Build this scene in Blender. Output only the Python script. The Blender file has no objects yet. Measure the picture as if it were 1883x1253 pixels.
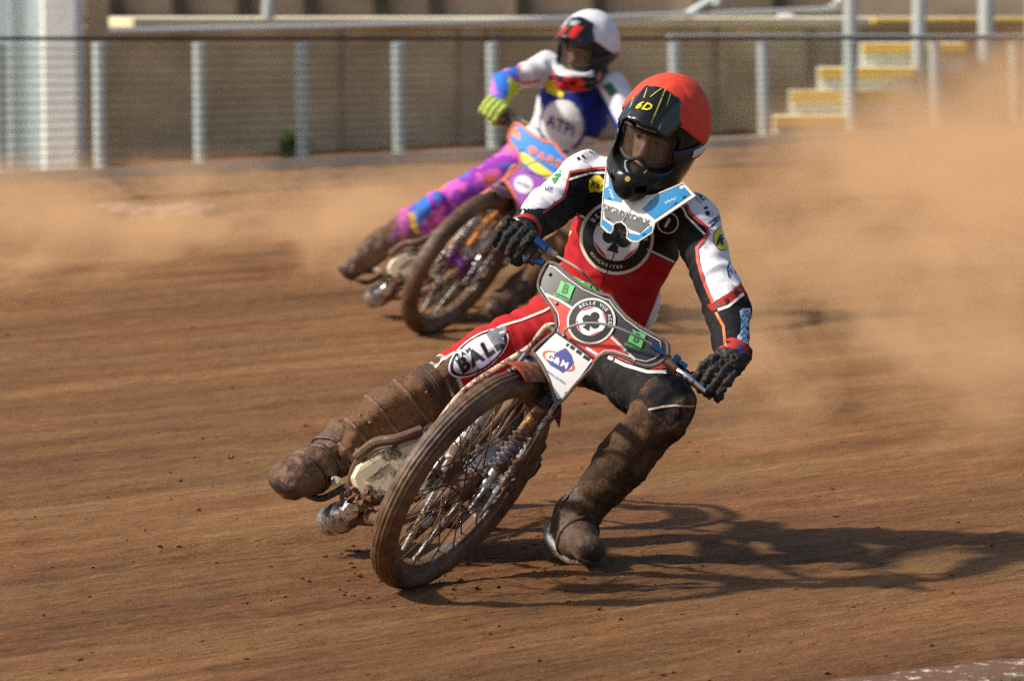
import bpy, bmesh, math, random
import numpy as np
from mathutils import Vector, Matrix
from mathutils.bvhtree import BVHTree
from mathutils.geometry import delaunay_2d_cdt

random.seed(7)
rng = np.random.default_rng(7)
scene = bpy.context.scene
COL = scene.collection

# ------------------------------------------------------------------ camera
PW, PH = 1883.0, 1253.0
F = 8232.0
CX, CY = PW / 2, PH / 2
HC = 1.925
PITCH = math.atan((CY + 240.0) / F)
cam_data = bpy.data.cameras.new('camera')
cam_data.lens = F / PW * 36.0
cam_data.sensor_width = 36.0
cam_data.clip_end = 2000.0
cam_data.dof.use_dof = True
cam_data.dof.focus_distance = 12.35
cam_data.dof.aperture_fstop = 5.4
cam_data.dof.aperture_ratio = 0.7
cam = bpy.data.objects.new('camera', cam_data)
COL.objects.link(cam)
cam.location = (0, 0, HC)
cam.rotation_euler = (math.radians(90) - PITCH, 0, 0)
scene.camera = cam

# ------------------------------------------------------------------ light
SUN_EL = math.radians(43)
SHADOW = Vector((1.0, 0.17, 0)).normalized()      # where shadows fall on the ground
world = bpy.data.worlds.new('World')
scene.world = world
world.use_nodes = True
wn = world.node_tree.nodes
wn.clear()
wo = wn.new('ShaderNodeOutputWorld')
bg = wn.new('ShaderNodeBackground')
sky = wn.new('ShaderNodeTexSky')
sky.sky_type = 'NISHITA'
sky.sun_disc = False
sky.dust_density = 2.6
sky.ozone_density = 1.0
sky.sun_elevation = SUN_EL
sky.sun_rotation = math.atan2(-SHADOW.x, -SHADOW.y)
bg.inputs['Strength'].default_value = 0.105
world.node_tree.links.new(sky.outputs[0], bg.inputs[0])
world.node_tree.links.new(bg.outputs[0], wo.inputs[0])
sun_data = bpy.data.lights.new('sun', 'SUN')
sun_data.energy = 4.5
sun_data.angle = math.radians(2.6)
sun_data.color = (1.0, 0.91, 0.79)
sun = bpy.data.objects.new('sun', sun_data)
COL.objects.link(sun)
sdir = Vector((SHADOW.x * math.cos(SUN_EL), SHADOW.y * math.cos(SUN_EL), -math.sin(SUN_EL)))
sun.rotation_euler = sdir.to_track_quat('-Z', 'Y').to_euler()
sun.location = (-8, 12, 9)

vs = scene.view_settings
vs.view_transform = 'Standard'
vs.look = 'None'
vs.exposure = 0.25
vs.gamma = 1.0
vs.use_curve_mapping = False
scene.render.engine = 'CYCLES'
cy = scene.cycles
cy.use_denoising = False
cy.max_bounces = 6
cy.volume_bounces = 1
cy.transparent_max_bounces = 8
cy.volume_step_rate = 3.0
cy.volume_max_steps = 96
cy.sample_clamp_indirect = 6.0

# ------------------------------------------------------------------ camera maths (placing)
_cp, _sp = math.cos(PITCH), math.sin(PITCH)
EYE = Vector((0, 0, HC))


def ray(px, py):
    a, b = (px - CX) / F, -(py - CY) / F
    return Vector((a, _cp + b * _sp, -_sp + b * _cp))


def P(px, py, Y):
    d = ray(px, py)
    return EYE + d * (Y / d.y)


def G(px, py, z=0.0):
    d = ray(px, py)
    return EYE + d * ((z - HC) / d.z)


def on_plane(px, py, p0, nrm):
    d = ray(px, py)
    return EYE + d * ((p0 - EYE).dot(nrm) / d.dot(nrm))


def proj(V):
    """world points (n,3) -> photograph pixels (n,2)"""
    V = np.asarray(V, dtype=np.float64) - np.array([0, 0, HC])
    dep = V[:, 1] * _cp - V[:, 2] * _sp
    up = V[:, 1] * _sp + V[:, 2] * _cp
    return np.stack([CX + F * V[:, 0] / dep, CY - F * up / dep], 1)


# ------------------------------------------------------------------ noise (numpy)
def _hash(i, j, k, s):
    h = (i * 374761393 + j * 668265263 + k * 2147483647 + s * 1274126177) & 0xFFFFFFFF
    h = ((h ^ (h >> 13)) * 1274126177) & 0xFFFFFFFF
    h = h ^ (h >> 16)
    return (h & 0xFFFF) / 65535.0


def vnoise(p, s=0):
    p = np.asarray(p, dtype=np.float64)
    f = np.floor(p)
    t = p - f
    t = t * t * (3 - 2 * t)
    i = f.astype(np.int64)
    r = 0
    for dx in (0, 1):
        wx = t[:, 0] if dx else 1 - t[:, 0]
        for dy in (0, 1):
            wy = t[:, 1] if dy else 1 - t[:, 1]
            for dz in (0, 1):
                wz = t[:, 2] if dz else 1 - t[:, 2]
                r = r + wx * wy * wz * _hash(i[:, 0] + dx, i[:, 1] + dy, i[:, 2] + dz, s)
    return r * 2 - 1


def fbm(p, o=3, s=0):
    p = np.asarray(p, dtype=np.float64)
    a, r = 1.0, 0
    for q in range(o):
        r = r + a * vnoise(p * (2.03 ** q) + 17.3 * q, s + q)
        a *= 0.5
    return r


# ------------------------------------------------------------------ object helpers
ORIG = {}


def props(o, label=None, cat=None, group=None, kind=None):
    if label:
        o['label'] = label
    if cat:
        o['category'] = cat
    if group:
        o['group'] = group
    if kind:
        o['kind'] = kind
    return o


def thing(name, loc, label, cat, group=None):
    o = bpy.data.objects.new(name, None)
    o.empty_display_size = 0.1
    COL.objects.link(o)
    o.location = loc
    ORIG[o.name] = Vector(loc)
    return props(o, label, cat, group)


def part_empty(name, parent):
    o = bpy.data.objects.new(name, None)
    COL.objects.link(o)
    o.parent = parent
    ORIG[o.name] = ORIG[parent.name].copy()
    return o


def mesh_obj(name, V, Fc, mat, parent=None, smooth=True, cols=None, mud=None, base=None):
    """V in world coordinates; stored relative to the parent's (or base) origin"""
    V = np.asarray(V, dtype=np.float64).reshape(-1, 3)
    org = ORIG[parent.name] if parent is not None else Vector(base if base is not None else (0, 0, 0))
    me = bpy.data.meshes.new(name)
    W = V - np.array(org)
    if isinstance(Fc, np.ndarray):
        n, k = Fc.shape
        me.vertices.add(len(W))
        me.vertices.foreach_set('co', W.astype(np.float32).ravel())
        me.loops.add(n * k)
        me.loops.foreach_set('vertex_index', Fc.astype(np.int32).ravel())
        me.polygons.add(n)
        me.polygons.foreach_set('loop_start', np.arange(0, n * k, k, dtype=np.int32))
        me.update(calc_edges=True)
        me.validate()
    else:
        me.from_pydata(W.tolist(), [], Fc)
        me.update()
    if smooth:
        me.polygons.foreach_set('use_smooth', [True] * len(me.polygons))
    if cols is not None:
        at = me.color_attributes.new('col', 'FLOAT_COLOR', 'POINT')
        c = np.ones((len(V), 4), dtype=np.float32)
        c[:, :3] = cols
        at.data.foreach_set('color', c.ravel())
    if mud is not None:
        at = me.attributes.new('mud', 'FLOAT', 'POINT')
        at.data.foreach_set('value', np.asarray(mud, dtype=np.float32))
    if mat is not None:
        me.materials.append(mat)
    o = bpy.data.objects.new(name, me)
    COL.objects.link(o)
    if parent is not None:
        o.parent = parent
        ORIG[o.name] = ORIG[parent.name].copy()
    else:
        o.location = org
        ORIG[o.name] = org.copy()
    return o


def auto_smooth(o, ang=35):
    me = o.data
    bm = bmesh.new()
    bm.from_mesh(me)
    for e in bm.edges:
        if len(e.link_faces) == 2 and e.calc_face_angle(0) > math.radians(ang):
            e.smooth = False
    bm.to_mesh(me)
    bm.free()
    return o


def catmull(pts, n=6):
    pts = [Vector(p) for p in pts]
    if len(pts) < 3:
        return pts
    out = []
    for i in range(len(pts) - 1):
        p0 = pts[max(i - 1, 0)]
        p1, p2 = pts[i], pts[i + 1]
        p3 = pts[min(i + 2, len(pts) - 1)]
        for j in range(n):
            t = j / n
            out.append(0.5 * ((2 * p1) + (p2 - p0) * t + (2 * p0 - 5 * p1 + 4 * p2 - p3) * t * t + (3 * p1 - p0 - 3 * p2 + p3) * t ** 3))
    out.append(pts[-1])
    return out


def basis(z, hint=None):
    z = Vector(z).normalized()
    h = Vector(hint) if hint is not None else (Vector((0, 0, 1)) if abs(z.z) < 0.9 else Vector((1, 0, 0)))
    x = (h - z * h.dot(z)).normalized()
    y = z.cross(x)
    return x, y, z


class MB:
    def __init__(s):
        s.V, s.F = [], []

    def add(s, V, Fc):
        n = len(s.V)
        s.V += [tuple(v) for v in V]
        s.F += [tuple(i + n for i in f) for f in Fc]
        return s

    def tube(s, pts, r, seg=10, smooth=0, closed=False):
        pts = [Vector(p) for p in pts]
        rs = list(r) if isinstance(r, (list, tuple)) else [r] * len(pts)
        if smooth and len(pts) > 2:
            q = catmull(pts, smooth)
            m = len(pts) - 1
            rr = []
            for i in range(len(q)):
                t = i / smooth
                k = min(int(t), m - 1)
                rr.append(rs[k] + (rs[k + 1] - rs[k]) * (t - k))
            pts, rs = q, rr
        n = len(pts)
        x = None
        V, Fc = [], []
        for i, p in enumerate(pts):
            if closed:
                d = pts[(i + 1) % n] - pts[i - 1]
            else:
                d = pts[min(i + 1, n - 1)] - pts[max(i - 1, 0)]
            x, y, _ = basis(d, x)
            for k in range(seg):
                a = 2 * math.pi * k / seg
                V.append(p + (x * math.cos(a) + y * math.sin(a)) * rs[i])
        m = n if closed else n - 1
        for i in range(m):
            for k in range(seg):
                a, b = i * seg + k, i * seg + (k + 1) % seg
                c, d_ = ((i + 1) % n) * seg + (k + 1) % seg, ((i + 1) % n) * seg + k
                Fc.append((a, b, c, d_))
        if not closed:
            Fc.append(tuple(range(seg))[::-1])
            Fc.append(tuple((n - 1) * seg + k for k in range(seg)))
        return s.add(V, Fc)

    def lathe(s, c, axis, prof, seg=48, hint=None):
        """prof: list of (radius, along axis)"""
        x, y, z = basis(axis, hint)
        c = Vector(c)
        V, Fc = [], []
        for i, (r, h) in enumerate(prof):
            for k in range(seg):
                a = 2 * math.pi * k / seg
                V.append(c + z * h + (x * math.cos(a) + y * math.sin(a)) * r)
        for i in range(len(prof) - 1):
            for k in range(seg):
                Fc.append((i * seg + k, i * seg + (k + 1) % seg, (i + 1) * seg + (k + 1) % seg, (i + 1) * seg + k))
        return s.add(V, Fc)

    def disc(s, c, axis, r, h, seg=24, bev=0.0):
        b = bev or min(r, h) * 0.15
        pr = [(0.0001, -h / 2), (r - b, -h / 2), (r, -h / 2 + b), (r, h / 2 - b), (r - b, h / 2), (0.0001, h / 2)]
        return s.lathe(c, axis, pr, seg)

    def box(s, c, size, ax=None, bev=0.004):
        c = Vector(c)
        X, Y, Z = ax if ax else (Vector((1, 0, 0)), Vector((0, 1, 0)), Vector((0, 0, 1)))
        hx, hy, hz = [q / 2 for q in size]
        b = min(bev, hx * .6, hy * .6, hz * .6)
        pts = []
        for sx in (-1, 1):
            for sy in (-1, 1):
                for sz in (-1, 1):
                    pts.append((sx * (hx - b), sy * (hy - b), sz * hz))
                    pts.append((sx * (hx - b), sy * hy, sz * (hz - b)))
                    pts.append((sx * hx, sy * (hy - b), sz * (hz - b)))
        return s.hull([c + X * p[0] + Y * p[1] + Z * p[2] for p in pts])

    def hull(s, pts):
        bm = bmesh.new()
        for p in pts:
            bm.verts.new(p)
        bmesh.ops.convex_hull(bm, input=bm.verts)
        bmesh.ops.dissolve_limit(bm, angle_limit=0.02, verts=bm.verts, edges=bm.edges)
        bm.verts.ensure_lookup_table()
        bm.verts.index_update()
        V = [v.co.copy() for v in bm.verts]
        Fc = [tuple(v.index for v in f.verts) for f in bm.faces]
        bm.free()
        return s.add(V, Fc)

    def build(s, name, mat, parent=None, smooth=True, ang=35, base=None):
        o = mesh_obj(name, s.V, s.F, mat, parent, smooth, base=base)
        bm = bmesh.new()
        bm.from_mesh(o.data)
        bmesh.ops.recalc_face_normals(bm, faces=bm.faces)
        bm.to_mesh(o.data)
        bm.free()
        if smooth and ang:
            auto_smooth(o, ang)
        return o


# ------------------------------------------------------------------ SDF bodies
class SDF:
    def __init__(s, lo, hi, h):
        s.lo = np.array(lo, dtype=np.float64)
        s.h = h
        s.n = np.ceil((np.array(hi) - s.lo) / h).astype(int) + 1
        s.D = np.full(tuple(s.n), 1.0, dtype=np.float32)
        s.bones = []

    def _sub(s, lo, hi):
        a = np.clip(np.floor((np.array(lo) - s.lo) / s.h).astype(int), 0, s.n - 1)
        b = np.clip(np.ceil((np.array(hi) - s.lo) / s.h).astype(int) + 1, 1, s.n)
        sl = tuple(slice(a[i], b[i]) for i in range(3))
        X = [(s.lo[i] + s.h * np.arange(a[i], b[i])).astype(np.float32) for i in range(3)]
        return sl, X[0][:, None, None], X[1][None, :, None], X[2][None, None, :]

    def merge(s, sl, d, k):
        a = s.D[sl]
        if k <= 0:
            s.D[sl] = np.minimum(a, d)
        else:
            h = np.maximum(k - np.abs(a - d), 0) / k
            s.D[sl] = np.minimum(a, d) - h * h * k * 0.25

    def cone(s, a, ra, b, rb, k=0.03, wide=None, wf=1.0, tag=None):
        """rounded cone a->b; wide = unit axis along which the section is wf times larger"""
        a, b = np.array(a, float), np.array(b, float)
        m = max(ra, rb) * max(1, wf) + k + 0.03
        sl, X, Y, Z = s._sub(np.minimum(a, b) - m, np.maximum(a, b) + m)
        d = b - a
        L2 = max(d @ d, 1e-9)
        t = ((X - a[0]) * d[0] + (Y - a[1]) * d[1] + (Z - a[2]) * d[2]) / L2
        t = np.clip(t, 0, 1)
        qx, qy, qz = X - (a[0] + t * d[0]), Y - (a[1] + t * d[1]), Z - (a[2] + t * d[2])
        if wide is not None:
            w = np.array(wide, float)
            w /= np.linalg.norm(w)
            c = (qx * w[0] + qy * w[1] + qz * w[2]) * (1 - 1 / wf)
            qx, qy, qz = qx - c * w[0], qy - c * w[1], qz - c * w[2]
        dist = np.sqrt(qx * qx + qy * qy + qz * qz) - (ra + (rb - ra) * t)
        s.merge(sl, dist.astype(np.float32), k)
        if tag:
            s.bones.append((tag, a, b, (ra + rb) / 2))
        return s

    def ell(s, c, ax, rad, k=0.02, sub=False, tag=None):
        """ellipsoid: centre, 3 axes, 3 radii; sub=True cuts it away"""
        c = np.array(c, float)
        m = max(rad) + k + 0.02
        sl, X, Y, Z = s._sub(c - m, c + m)
        q = 0
        g = 0
        for A, r in zip(ax, rad):
            v = (X - c[0]) * A[0] + (Y - c[1]) * A[1] + (Z - c[2]) * A[2]
            q = q + (v / r) ** 2
            g = g + (v / (r * r)) ** 2
        q = np.sqrt(q)
        d = q * (q - 1) / np.sqrt(np.maximum(g, 1e-9))
        if sub:
            s.D[sl] = np.maximum(s.D[sl], -d.astype(np.float32))
        else:
            s.merge(sl, d.astype(np.float32), k)
            if tag:
                s.bones.append((tag, c, c + 1e-4, min(rad)))
        return s

    def rbox(s, c, ax, half, r=0.01, k=0.0, sub=False, tag=None):
        c = np.array(c, float)
        m = float(np.linalg.norm(half)) + r + k
        sl, X, Y, Z = s._sub(c - m, c + m)
        o, inn = 0, None
        for A, hh in zip(ax, half):
            v = np.abs((X - c[0]) * A[0] + (Y - c[1]) * A[1] + (Z - c[2]) * A[2]) - (hh - r)
            o = o + np.maximum(v, 0) ** 2
            inn = v if inn is None else np.maximum(inn, v)
        d = np.sqrt(o) + np.minimum(inn, 0) - r
        if sub:
            s.D[sl] = np.maximum(s.D[sl], -d.astype(np.float32))
        else:
            s.merge(sl, d.astype(np.float32), k)
        return s

    def cut(s, p, nrm):
        """remove everything on the +nrm side"""
        X = (s.lo[0] + s.h * np.arange(s.n[0]))[:, None, None]
        Y = (s.lo[1] + s.h * np.arange(s.n[1]))[None, :, None]
        Z = (s.lo[2] + s.h * np.arange(s.n[2]))[None, None, :]
        d = (X - p[0]) * nrm[0] + (Y - p[1]) * nrm[1] + (Z - p[2]) * nrm[2]
        s.D = np.maximum(s.D, d.astype(np.float32))
        return s

    def mesh(s, smooth=2):
        D = s.D
        I = D < 0
        n = np.array(D.shape)
        a = np.zeros(tuple(n - 1), dtype=np.int8)
        for dx in (0, 1):
            for dy in (0, 1):
                for dz in (0, 1):
                    a += I[dx:n[0] - 1 + dx, dy:n[1] - 1 + dy, dz:n[2] - 1 + dz]
        mask = (a > 0) & (a < 8)
        idx = np.argwhere(mask)
        vid = np.full(mask.shape, -1, dtype=np.int32)
        vid[mask] = np.arange(len(idx))
        acc = np.zeros((len(idx), 3))
        cnt = np.zeros(len(idx))
        corners = [(x, y, z) for x in (0, 1) for y in (0, 1) for z in (0, 1)]
        cv = {c: D[idx[:, 0] + c[0], idx[:, 1] + c[1], idx[:, 2] + c[2]].astype(float) for c in corners}
        for c in corners:
            for ax in range(3):
                if c[ax] == 0:
                    c2 = list(c)
                    c2[ax] = 1
                    c2 = tuple(c2)
                    v0, v1 = cv[c], cv[c2]
                    m = (v0 < 0) != (v1 < 0)
                    t = np.where(m, v0 / np.where(m, v0 - v1, 1), 0)
                    p = np.tile(np.array(c, float), (len(idx), 1))
                    p[:, ax] += t
                    acc[m] += p[m]
                    cnt[m] += 1
        V = (idx + acc / cnt[:, None]) * s.h + s.lo
        Q = []
        for ax in range(3):
            sl0 = [slice(1, n[i] - 1) for i in range(3)]
            sl1 = [slice(1, n[i] - 1) for i in range(3)]
            sl0[ax] = slice(0, n[ax] - 1)
            sl1[ax] = slice(1, n[ax])
            A, B = I[tuple(sl0)], I[tuple(sl1)]
            e = np.argwhere(A != B)
            off = np.array([1, 1, 1])
            off[ax] = 0
            e0 = e + off
            u, w = (ax + 1) % 3, (ax + 2) % 3
            def cell(du, dw):
                q = e0.copy()
                q[:, u] -= du
                q[:, w] -= dw
                return vid[q[:, 0], q[:, 1], q[:, 2]]
            q = np.stack([cell(1, 1), cell(0, 1), cell(0, 0), cell(1, 0)], 1)
            fl = ~A[tuple(e.T)]
            q[fl] = q[fl][:, ::-1]
            Q.append(q)
        Q = np.concatenate(Q)
        Q = Q[(Q >= 0).all(1)]
        for _ in range(smooth):
            V = lap(V, Q, 0.5)
        return V, Q


def lap(V, Q, f):
    S = np.zeros_like(V)
    c = np.zeros(len(V))
    for i in range(4):
        a, b = Q[:, i], Q[:, (i + 1) % 4]
        for j in range(3):
            S[:, j] += np.bincount(a, V[b, j], len(V)) + np.bincount(b, V[a, j], len(V))
        c += np.bincount(a, minlength=len(V)) + np.bincount(b, minlength=len(V))
    c[c == 0] = 1
    return V * (1 - f) + S / c[:, None] * f


def normals(V, Q):
    e1 = V[Q[:, 2]] - V[Q[:, 0]]
    e2 = V[Q[:, 3]] - V[Q[:, 1]]
    fn = np.cross(e1, e2)
    N = np.zeros_like(V)
    for i in range(4):
        for j in range(3):
            N[:, j] += np.bincount(Q[:, i], fn[:, j], len(V))
    return N / np.maximum(np.linalg.norm(N, axis=1), 1e-12)[:, None]


def bone_label(V, bones):
    best = np.full(len(V), 1e9)
    lab = np.zeros(len(V), dtype=int)
    tt = np.zeros(len(V))
    for i, (tag, a, b, r) in enumerate(bones):
        d = b - a
        t = np.clip(((V - a) @ d) / max(d @ d, 1e-9), 0, 1)
        q = np.linalg.norm(V - (a + t[:, None] * d), axis=1) / r
        m = q < best
        best[m] = q[m]
        lab[m] = i
        tt[m] = t[m]
    return lab, tt


def inpoly(px, poly):
    x, y = px[:, 0], px[:, 1]
    r = np.zeros(len(px), dtype=bool)
    n = len(poly)
    for i in range(n):
        x0, y0 = poly[i]
        x1, y1 = poly[(i + 1) % n]
        if y0 == y1:
            continue
        c = ((y0 > y) != (y1 > y)) & (x < (x1 - x0) * (y - y0) / (y1 - y0) + x0)
        r ^= c
    return r


def dpoly(px, line):
    """distance in px of points to a polyline"""
    best = np.full(len(px), 1e9)
    for i in range(len(line) - 1):
        a, b = np.array(line[i], float), np.array(line[i + 1], float)
        d = b - a
        t = np.clip(((px - a) @ d) / max(d @ d, 1e-9), 0, 1)
        best = np.minimum(best, np.linalg.norm(px - (a + t[:, None] * d), axis=1))
    return best


# ------------------------------------------------------------------ materials
def new_mat(name):
    m = bpy.data.materials.new(name)
    m.use_nodes = True
    nt = m.node_tree
    b = nt.nodes['Principled BSDF']
    return m, nt, b


def N_(nt, t, **kw):
    n = nt.nodes.new(t)
    for k, v in kw.items():
        setattr(n, k, v)
    return n


def noise_tex(nt, scale, detail=4, rough=0.55, vec=None, sc=None):
    n = N_(nt, 'ShaderNodeTexNoise')
    n.inputs['Scale'].default_value = scale
    n.inputs['Detail'].default_value = detail
    n.inputs['Roughness'].default_value = rough
    tc = N_(nt, 'ShaderNodeTexCoord')
    if sc:
        mp = N_(nt, 'ShaderNodeMapping')
        mp.inputs['Scale'].default_value = sc
        nt.links.new(tc.outputs['Object'], mp.inputs['Vector'])
        nt.links.new(mp.outputs[0], n.inputs['Vector'])
    else:
        nt.links.new(tc.outputs['Object'], n.inputs['Vector'])
    return n


def ramp(nt, src, stops):
    r = N_(nt, 'ShaderNodeValToRGB')
    e = r.color_ramp.elements
    while len(e) < len(stops):
        e.new(0.5)
    for i, (p, c) in enumerate(stops):
        e[i].position = p
        e[i].color = (*c, 1) if len(c) == 3 else c
    nt.links.new(src, r.inputs[0])
    return r


MUD = (0.135, 0.068, 0.034)
MUD_D = (0.062, 0.032, 0.017)


def add_mud(nt, b, colsock, amt, scale=14, bump=0.4, col=None, rough0=0.5):
    """lay splashes of shale over whatever colour socket / tuple comes in"""
    n = noise_tex(nt, scale, 6, 0.68)
    n2 = noise_tex(nt, scale * 9, 3, 0.7)
    mix = N_(nt, 'ShaderNodeMath', operation='MULTIPLY_ADD')
    nt.links.new(n2.outputs[0], mix.inputs[0])
    mix.inputs[1].default_value = 0.30
    nt.links.new(n.outputs[0], mix.inputs[2])
    if isinstance(amt, (int, float)):
        th = 0.92 - amt * 0.62
        r = ramp(nt, mix.outputs[0], [(max(th - 0.03, 0), (0, 0, 0)), (min(th + 0.05, 1), (1, 1, 1))])
        fac = r.outputs[0]
    else:
        a = N_(nt, 'ShaderNodeMath', operation='MULTIPLY_ADD')
        nt.links.new(amt, a.inputs[0])
        a.inputs[1].default_value = 0.58
        nt.links.new(mix.outputs[0], a.inputs[2])
        r = ramp(nt, a.outputs[0], [(0.80, (0, 0, 0)), (1.0, (1, 1, 1))])
        fac = r.outputs[0]
    mc = ramp(nt, n2.outputs[0], [(0.25, MUD_D), (0.55, MUD), (0.8, (0.21, 0.115, 0.06))])
    m = N_(nt, 'ShaderNodeMix', data_type='RGBA')
    nt.links.new(fac, m.inputs[0])
    if isinstance(colsock, tuple):
        m.inputs[6].default_value = (*colsock, 1)
    else:
        nt.links.new(colsock, m.inputs[6])
    nt.links.new(mc.outputs[0], m.inputs[7])
    nt.links.new(m.outputs[2], b.inputs['Base Color'])
    rr = N_(nt, 'ShaderNodeMapRange')
    nt.links.new(fac, rr.inputs[0])
    rr.inputs[3].default_value = rough0
    rr.inputs[4].default_value = 0.82
    nt.links.new(rr.outputs[0], b.inputs['Roughness'])
    bp = N_(nt, 'ShaderNodeBump')
    bp.inputs['Strength'].default_value = bump
    bp.inputs['Distance'].default_value = 0.004
    hh = N_(nt, 'ShaderNodeMath', operation='MULTIPLY')
    nt.links.new(fac, hh.inputs[0])
    nt.links.new(mix.outputs[0], hh.inputs[1])
    nt.links.new(hh.outputs[0], bp.inputs['Height'])
    nt.links.new(bp.outputs[0], b.inputs['Normal'])
    return fac


def mat_plain(name, col, rough=0.5, metal=0.0, mud=0.0, mscale=14, bump=0.4, coat=0.0):
    m, nt, b = new_mat(name)
    b.inputs['Base Color'].default_value = (*col, 1)
    b.inputs['Roughness'].default_value = rough
    b.inputs['Metallic'].default_value = metal
    if coat:
        b.inputs['Coat Weight'].default_value = coat
    if mud > 0:
        fac = add_mud(nt, b, col, mud, mscale, bump, rough0=rough)
        if metal:
            mm = N_(nt, 'ShaderNodeMath', operation='MULTIPLY_ADD')
            nt.links.new(fac, mm.inputs[0])
            mm.inputs[1].default_value = -metal
            mm.inputs[2].default_value = metal
            nt.links.new(mm.outputs[0], b.inputs['Metallic'])
    else:
        n = noise_tex(nt, 35, 5, 0.6)
        r = ramp(nt, n.outputs[0], [(0.3, tuple(c * 0.82 for c in col)), (0.7, tuple(min(c * 1.12, 1) for c in col))])
        nt.links.new(r.outputs[0], b.inputs['Base Color'])
    return m


def mat_cloth(name, rough=0.75, weave=900, fold=0.35):
    m, nt, b = new_mat(name)
    at = N_(nt, 'ShaderNodeAttribute', attribute_name='col')
    am = N_(nt, 'ShaderNodeAttribute', attribute_name='mud')
    add_mud(nt, b, at.outputs['Color'], am.outputs['Fac'], 16, 0.5, rough0=rough)
    b.inputs['Sheen Weight'].default_value = 0.0
    b.inputs['Specular IOR Level'].default_value = 0.22
    bp_old = b.inputs['Normal'].links[0].from_node
    n = noise_tex(nt, 55, 5, 0.65)
    n2 = noise_tex(nt, weave, 2, 0.5)
    ad = N_(nt, 'ShaderNodeMath', operation='MULTIPLY_ADD')
    nt.links.new(n2.outputs[0], ad.inputs[0])
    ad.inputs[1].default_value = 0.25
    nt.links.new(n.outputs[0], ad.inputs[2])
    bp = N_(nt, 'ShaderNodeBump')
    bp.inputs['Strength'].default_value = fold
    bp.inputs['Distance'].default_value = 0.004
    nt.links.new(ad.outputs[0], bp.inputs['Height'])
    nt.links.new(bp.outputs[0], bp_old.inputs['Normal'])
    return m


def mat_mudpack(name, lo=MUD_D, hi=MUD, bump=0.9, rough=0.75):
    m, nt, b = new_mat(name)
    n = noise_tex(nt, 30, 8, 0.7)
    n2 = noise_tex(nt, 9, 4, 0.6)
    ad = N_(nt, 'ShaderNodeMath', operation='ADD')
    nt.links.new(n.outputs[0], ad.inputs[0])
    nt.links.new(n2.outputs[0], ad.inputs[1])
    hf = N_(nt, 'ShaderNodeMath', operation='MULTIPLY')
    hf.inputs[1].default_value = 0.5
    nt.links.new(ad.outputs[0], hf.inputs[0])
    r = ramp(nt, hf.outputs[0], [(0.38, lo), (0.50, hi), (0.62, tuple(min(1, c * 1.7) for c in hi))])
    nt.links.new(r.outputs[0], b.inputs['Base Color'])
    n3 = noise_tex(nt, 6, 3, 0.6)
    rr = ramp(nt, n3.outputs[0], [(0.42, (rough - .35,) * 3), (0.56, (min(.95, rough + .1),) * 3)])
    nt.links.new(rr.outputs[0], b.inputs['Roughness'])
    bp = N_(nt, 'ShaderNodeBump')
    bp.inputs['Strength'].default_value = bump
    bp.inputs['Distance'].default_value = 0.008
    nt.links.new(n.outputs[0], bp.inputs['Height'])
    nt.links.new(bp.outputs[0], b.inputs['Normal'])
    return m


CLOTH = mat_cloth('race_suit_cloth')
MUDPACK = mat_mudpack('packed_mud')
TYRE = mat_mudpack('muddy_rubber', (0.036, 0.021, 0.012), (0.115, 0.062, 0.032), 0.45, 0.75)
RIM = mat_plain('rim_alloy', (0.30, 0.28, 0.26), 0.35, 0.8, 0.62, 20)
SPOKE = mat_plain('spoke_steel', (0.70, 0.69, 0.67), 0.3, 1.0, 0.62, 40)
CHROME = mat_plain('chrome', (0.8, 0.8, 0.8), 0.12, 1.0, 0.25, 18)
STEEL = mat_plain('brushed_steel', (0.5, 0.5, 0.5), 0.3, 1.0, 0.42, 22)
DARKMET = mat_plain('dark_metal', (0.035, 0.035, 0.04), 0.4, 0.5, 0.4, 25)
BLUEAN = mat_plain('blue_anodised', (0.05, 0.16, 0.42), 0.25, 0.9, 0.12, 30)
BLACK = mat_plain('black_plastic', (0.012, 0.012, 0.013), 0.45, 0, 0.12, 30)
FRAMEM = mat_plain('muddy_frame', (0.25, 0.2, 0.17), 0.4, 0.4, 0.62, 20)
ENGINE = mat_plain('engine_casting', (0.66, 0.56, 0.40), 0.6, 0.0, 0.33, 18, 0.9)
GOLD = mat_plain('gold_fork_tube', (0.50, 0.26, 0.07), 0.35, 0.6, 0.5, 30)
BELLOW = mat_plain('rubber_bellows', (0.17, 0.16, 0.19), 0.5, 0, 0.5, 30)
CABLE = mat_plain('cable_sheath', (0.28, 0.27, 0.24), 0.5, 0, 0.2, 30)
ORANGE = mat_plain('orange_plastic', (0.85, 0.16, 0.01), 0.4, 0, 0.1)

FLAT = {}


def flat(name, col, rough=0.55, coat=0.0):
    if name not in FLAT:
        FLAT[name] = mat_plain('print_' + name, col, rough, 0, 0.10, 26, 0.2, coat)
    return FLAT[name]


def clean(name, col, rough=0.6):
    if name not in FLAT:
        FLAT[name] = mat_plain('ink_' + name, col, rough)
    return FLAT[name]


WHITE = (0.74, 0.74, 0.78)
RED = (0.43, 0.014, 0.018)
BLK = (0.007, 0.007, 0.008)

# ------------------------------------------------------------------ draping flat print on surfaces
def bvh_of(V, Q):
    return BVHTree.FromPolygons([Vector(v) for v in V], [tuple(int(i) for i in q) for q in Q])


def cast(bvh, px, py, off, near=9.0):
    d = ray(px, py)
    dn = d.normalized()
    h, nrm, _, _ = bvh.ray_cast(EYE + dn * near, dn, 6.5 + 6)
    if h is None:
        return None
    return h - dn * off


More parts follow.
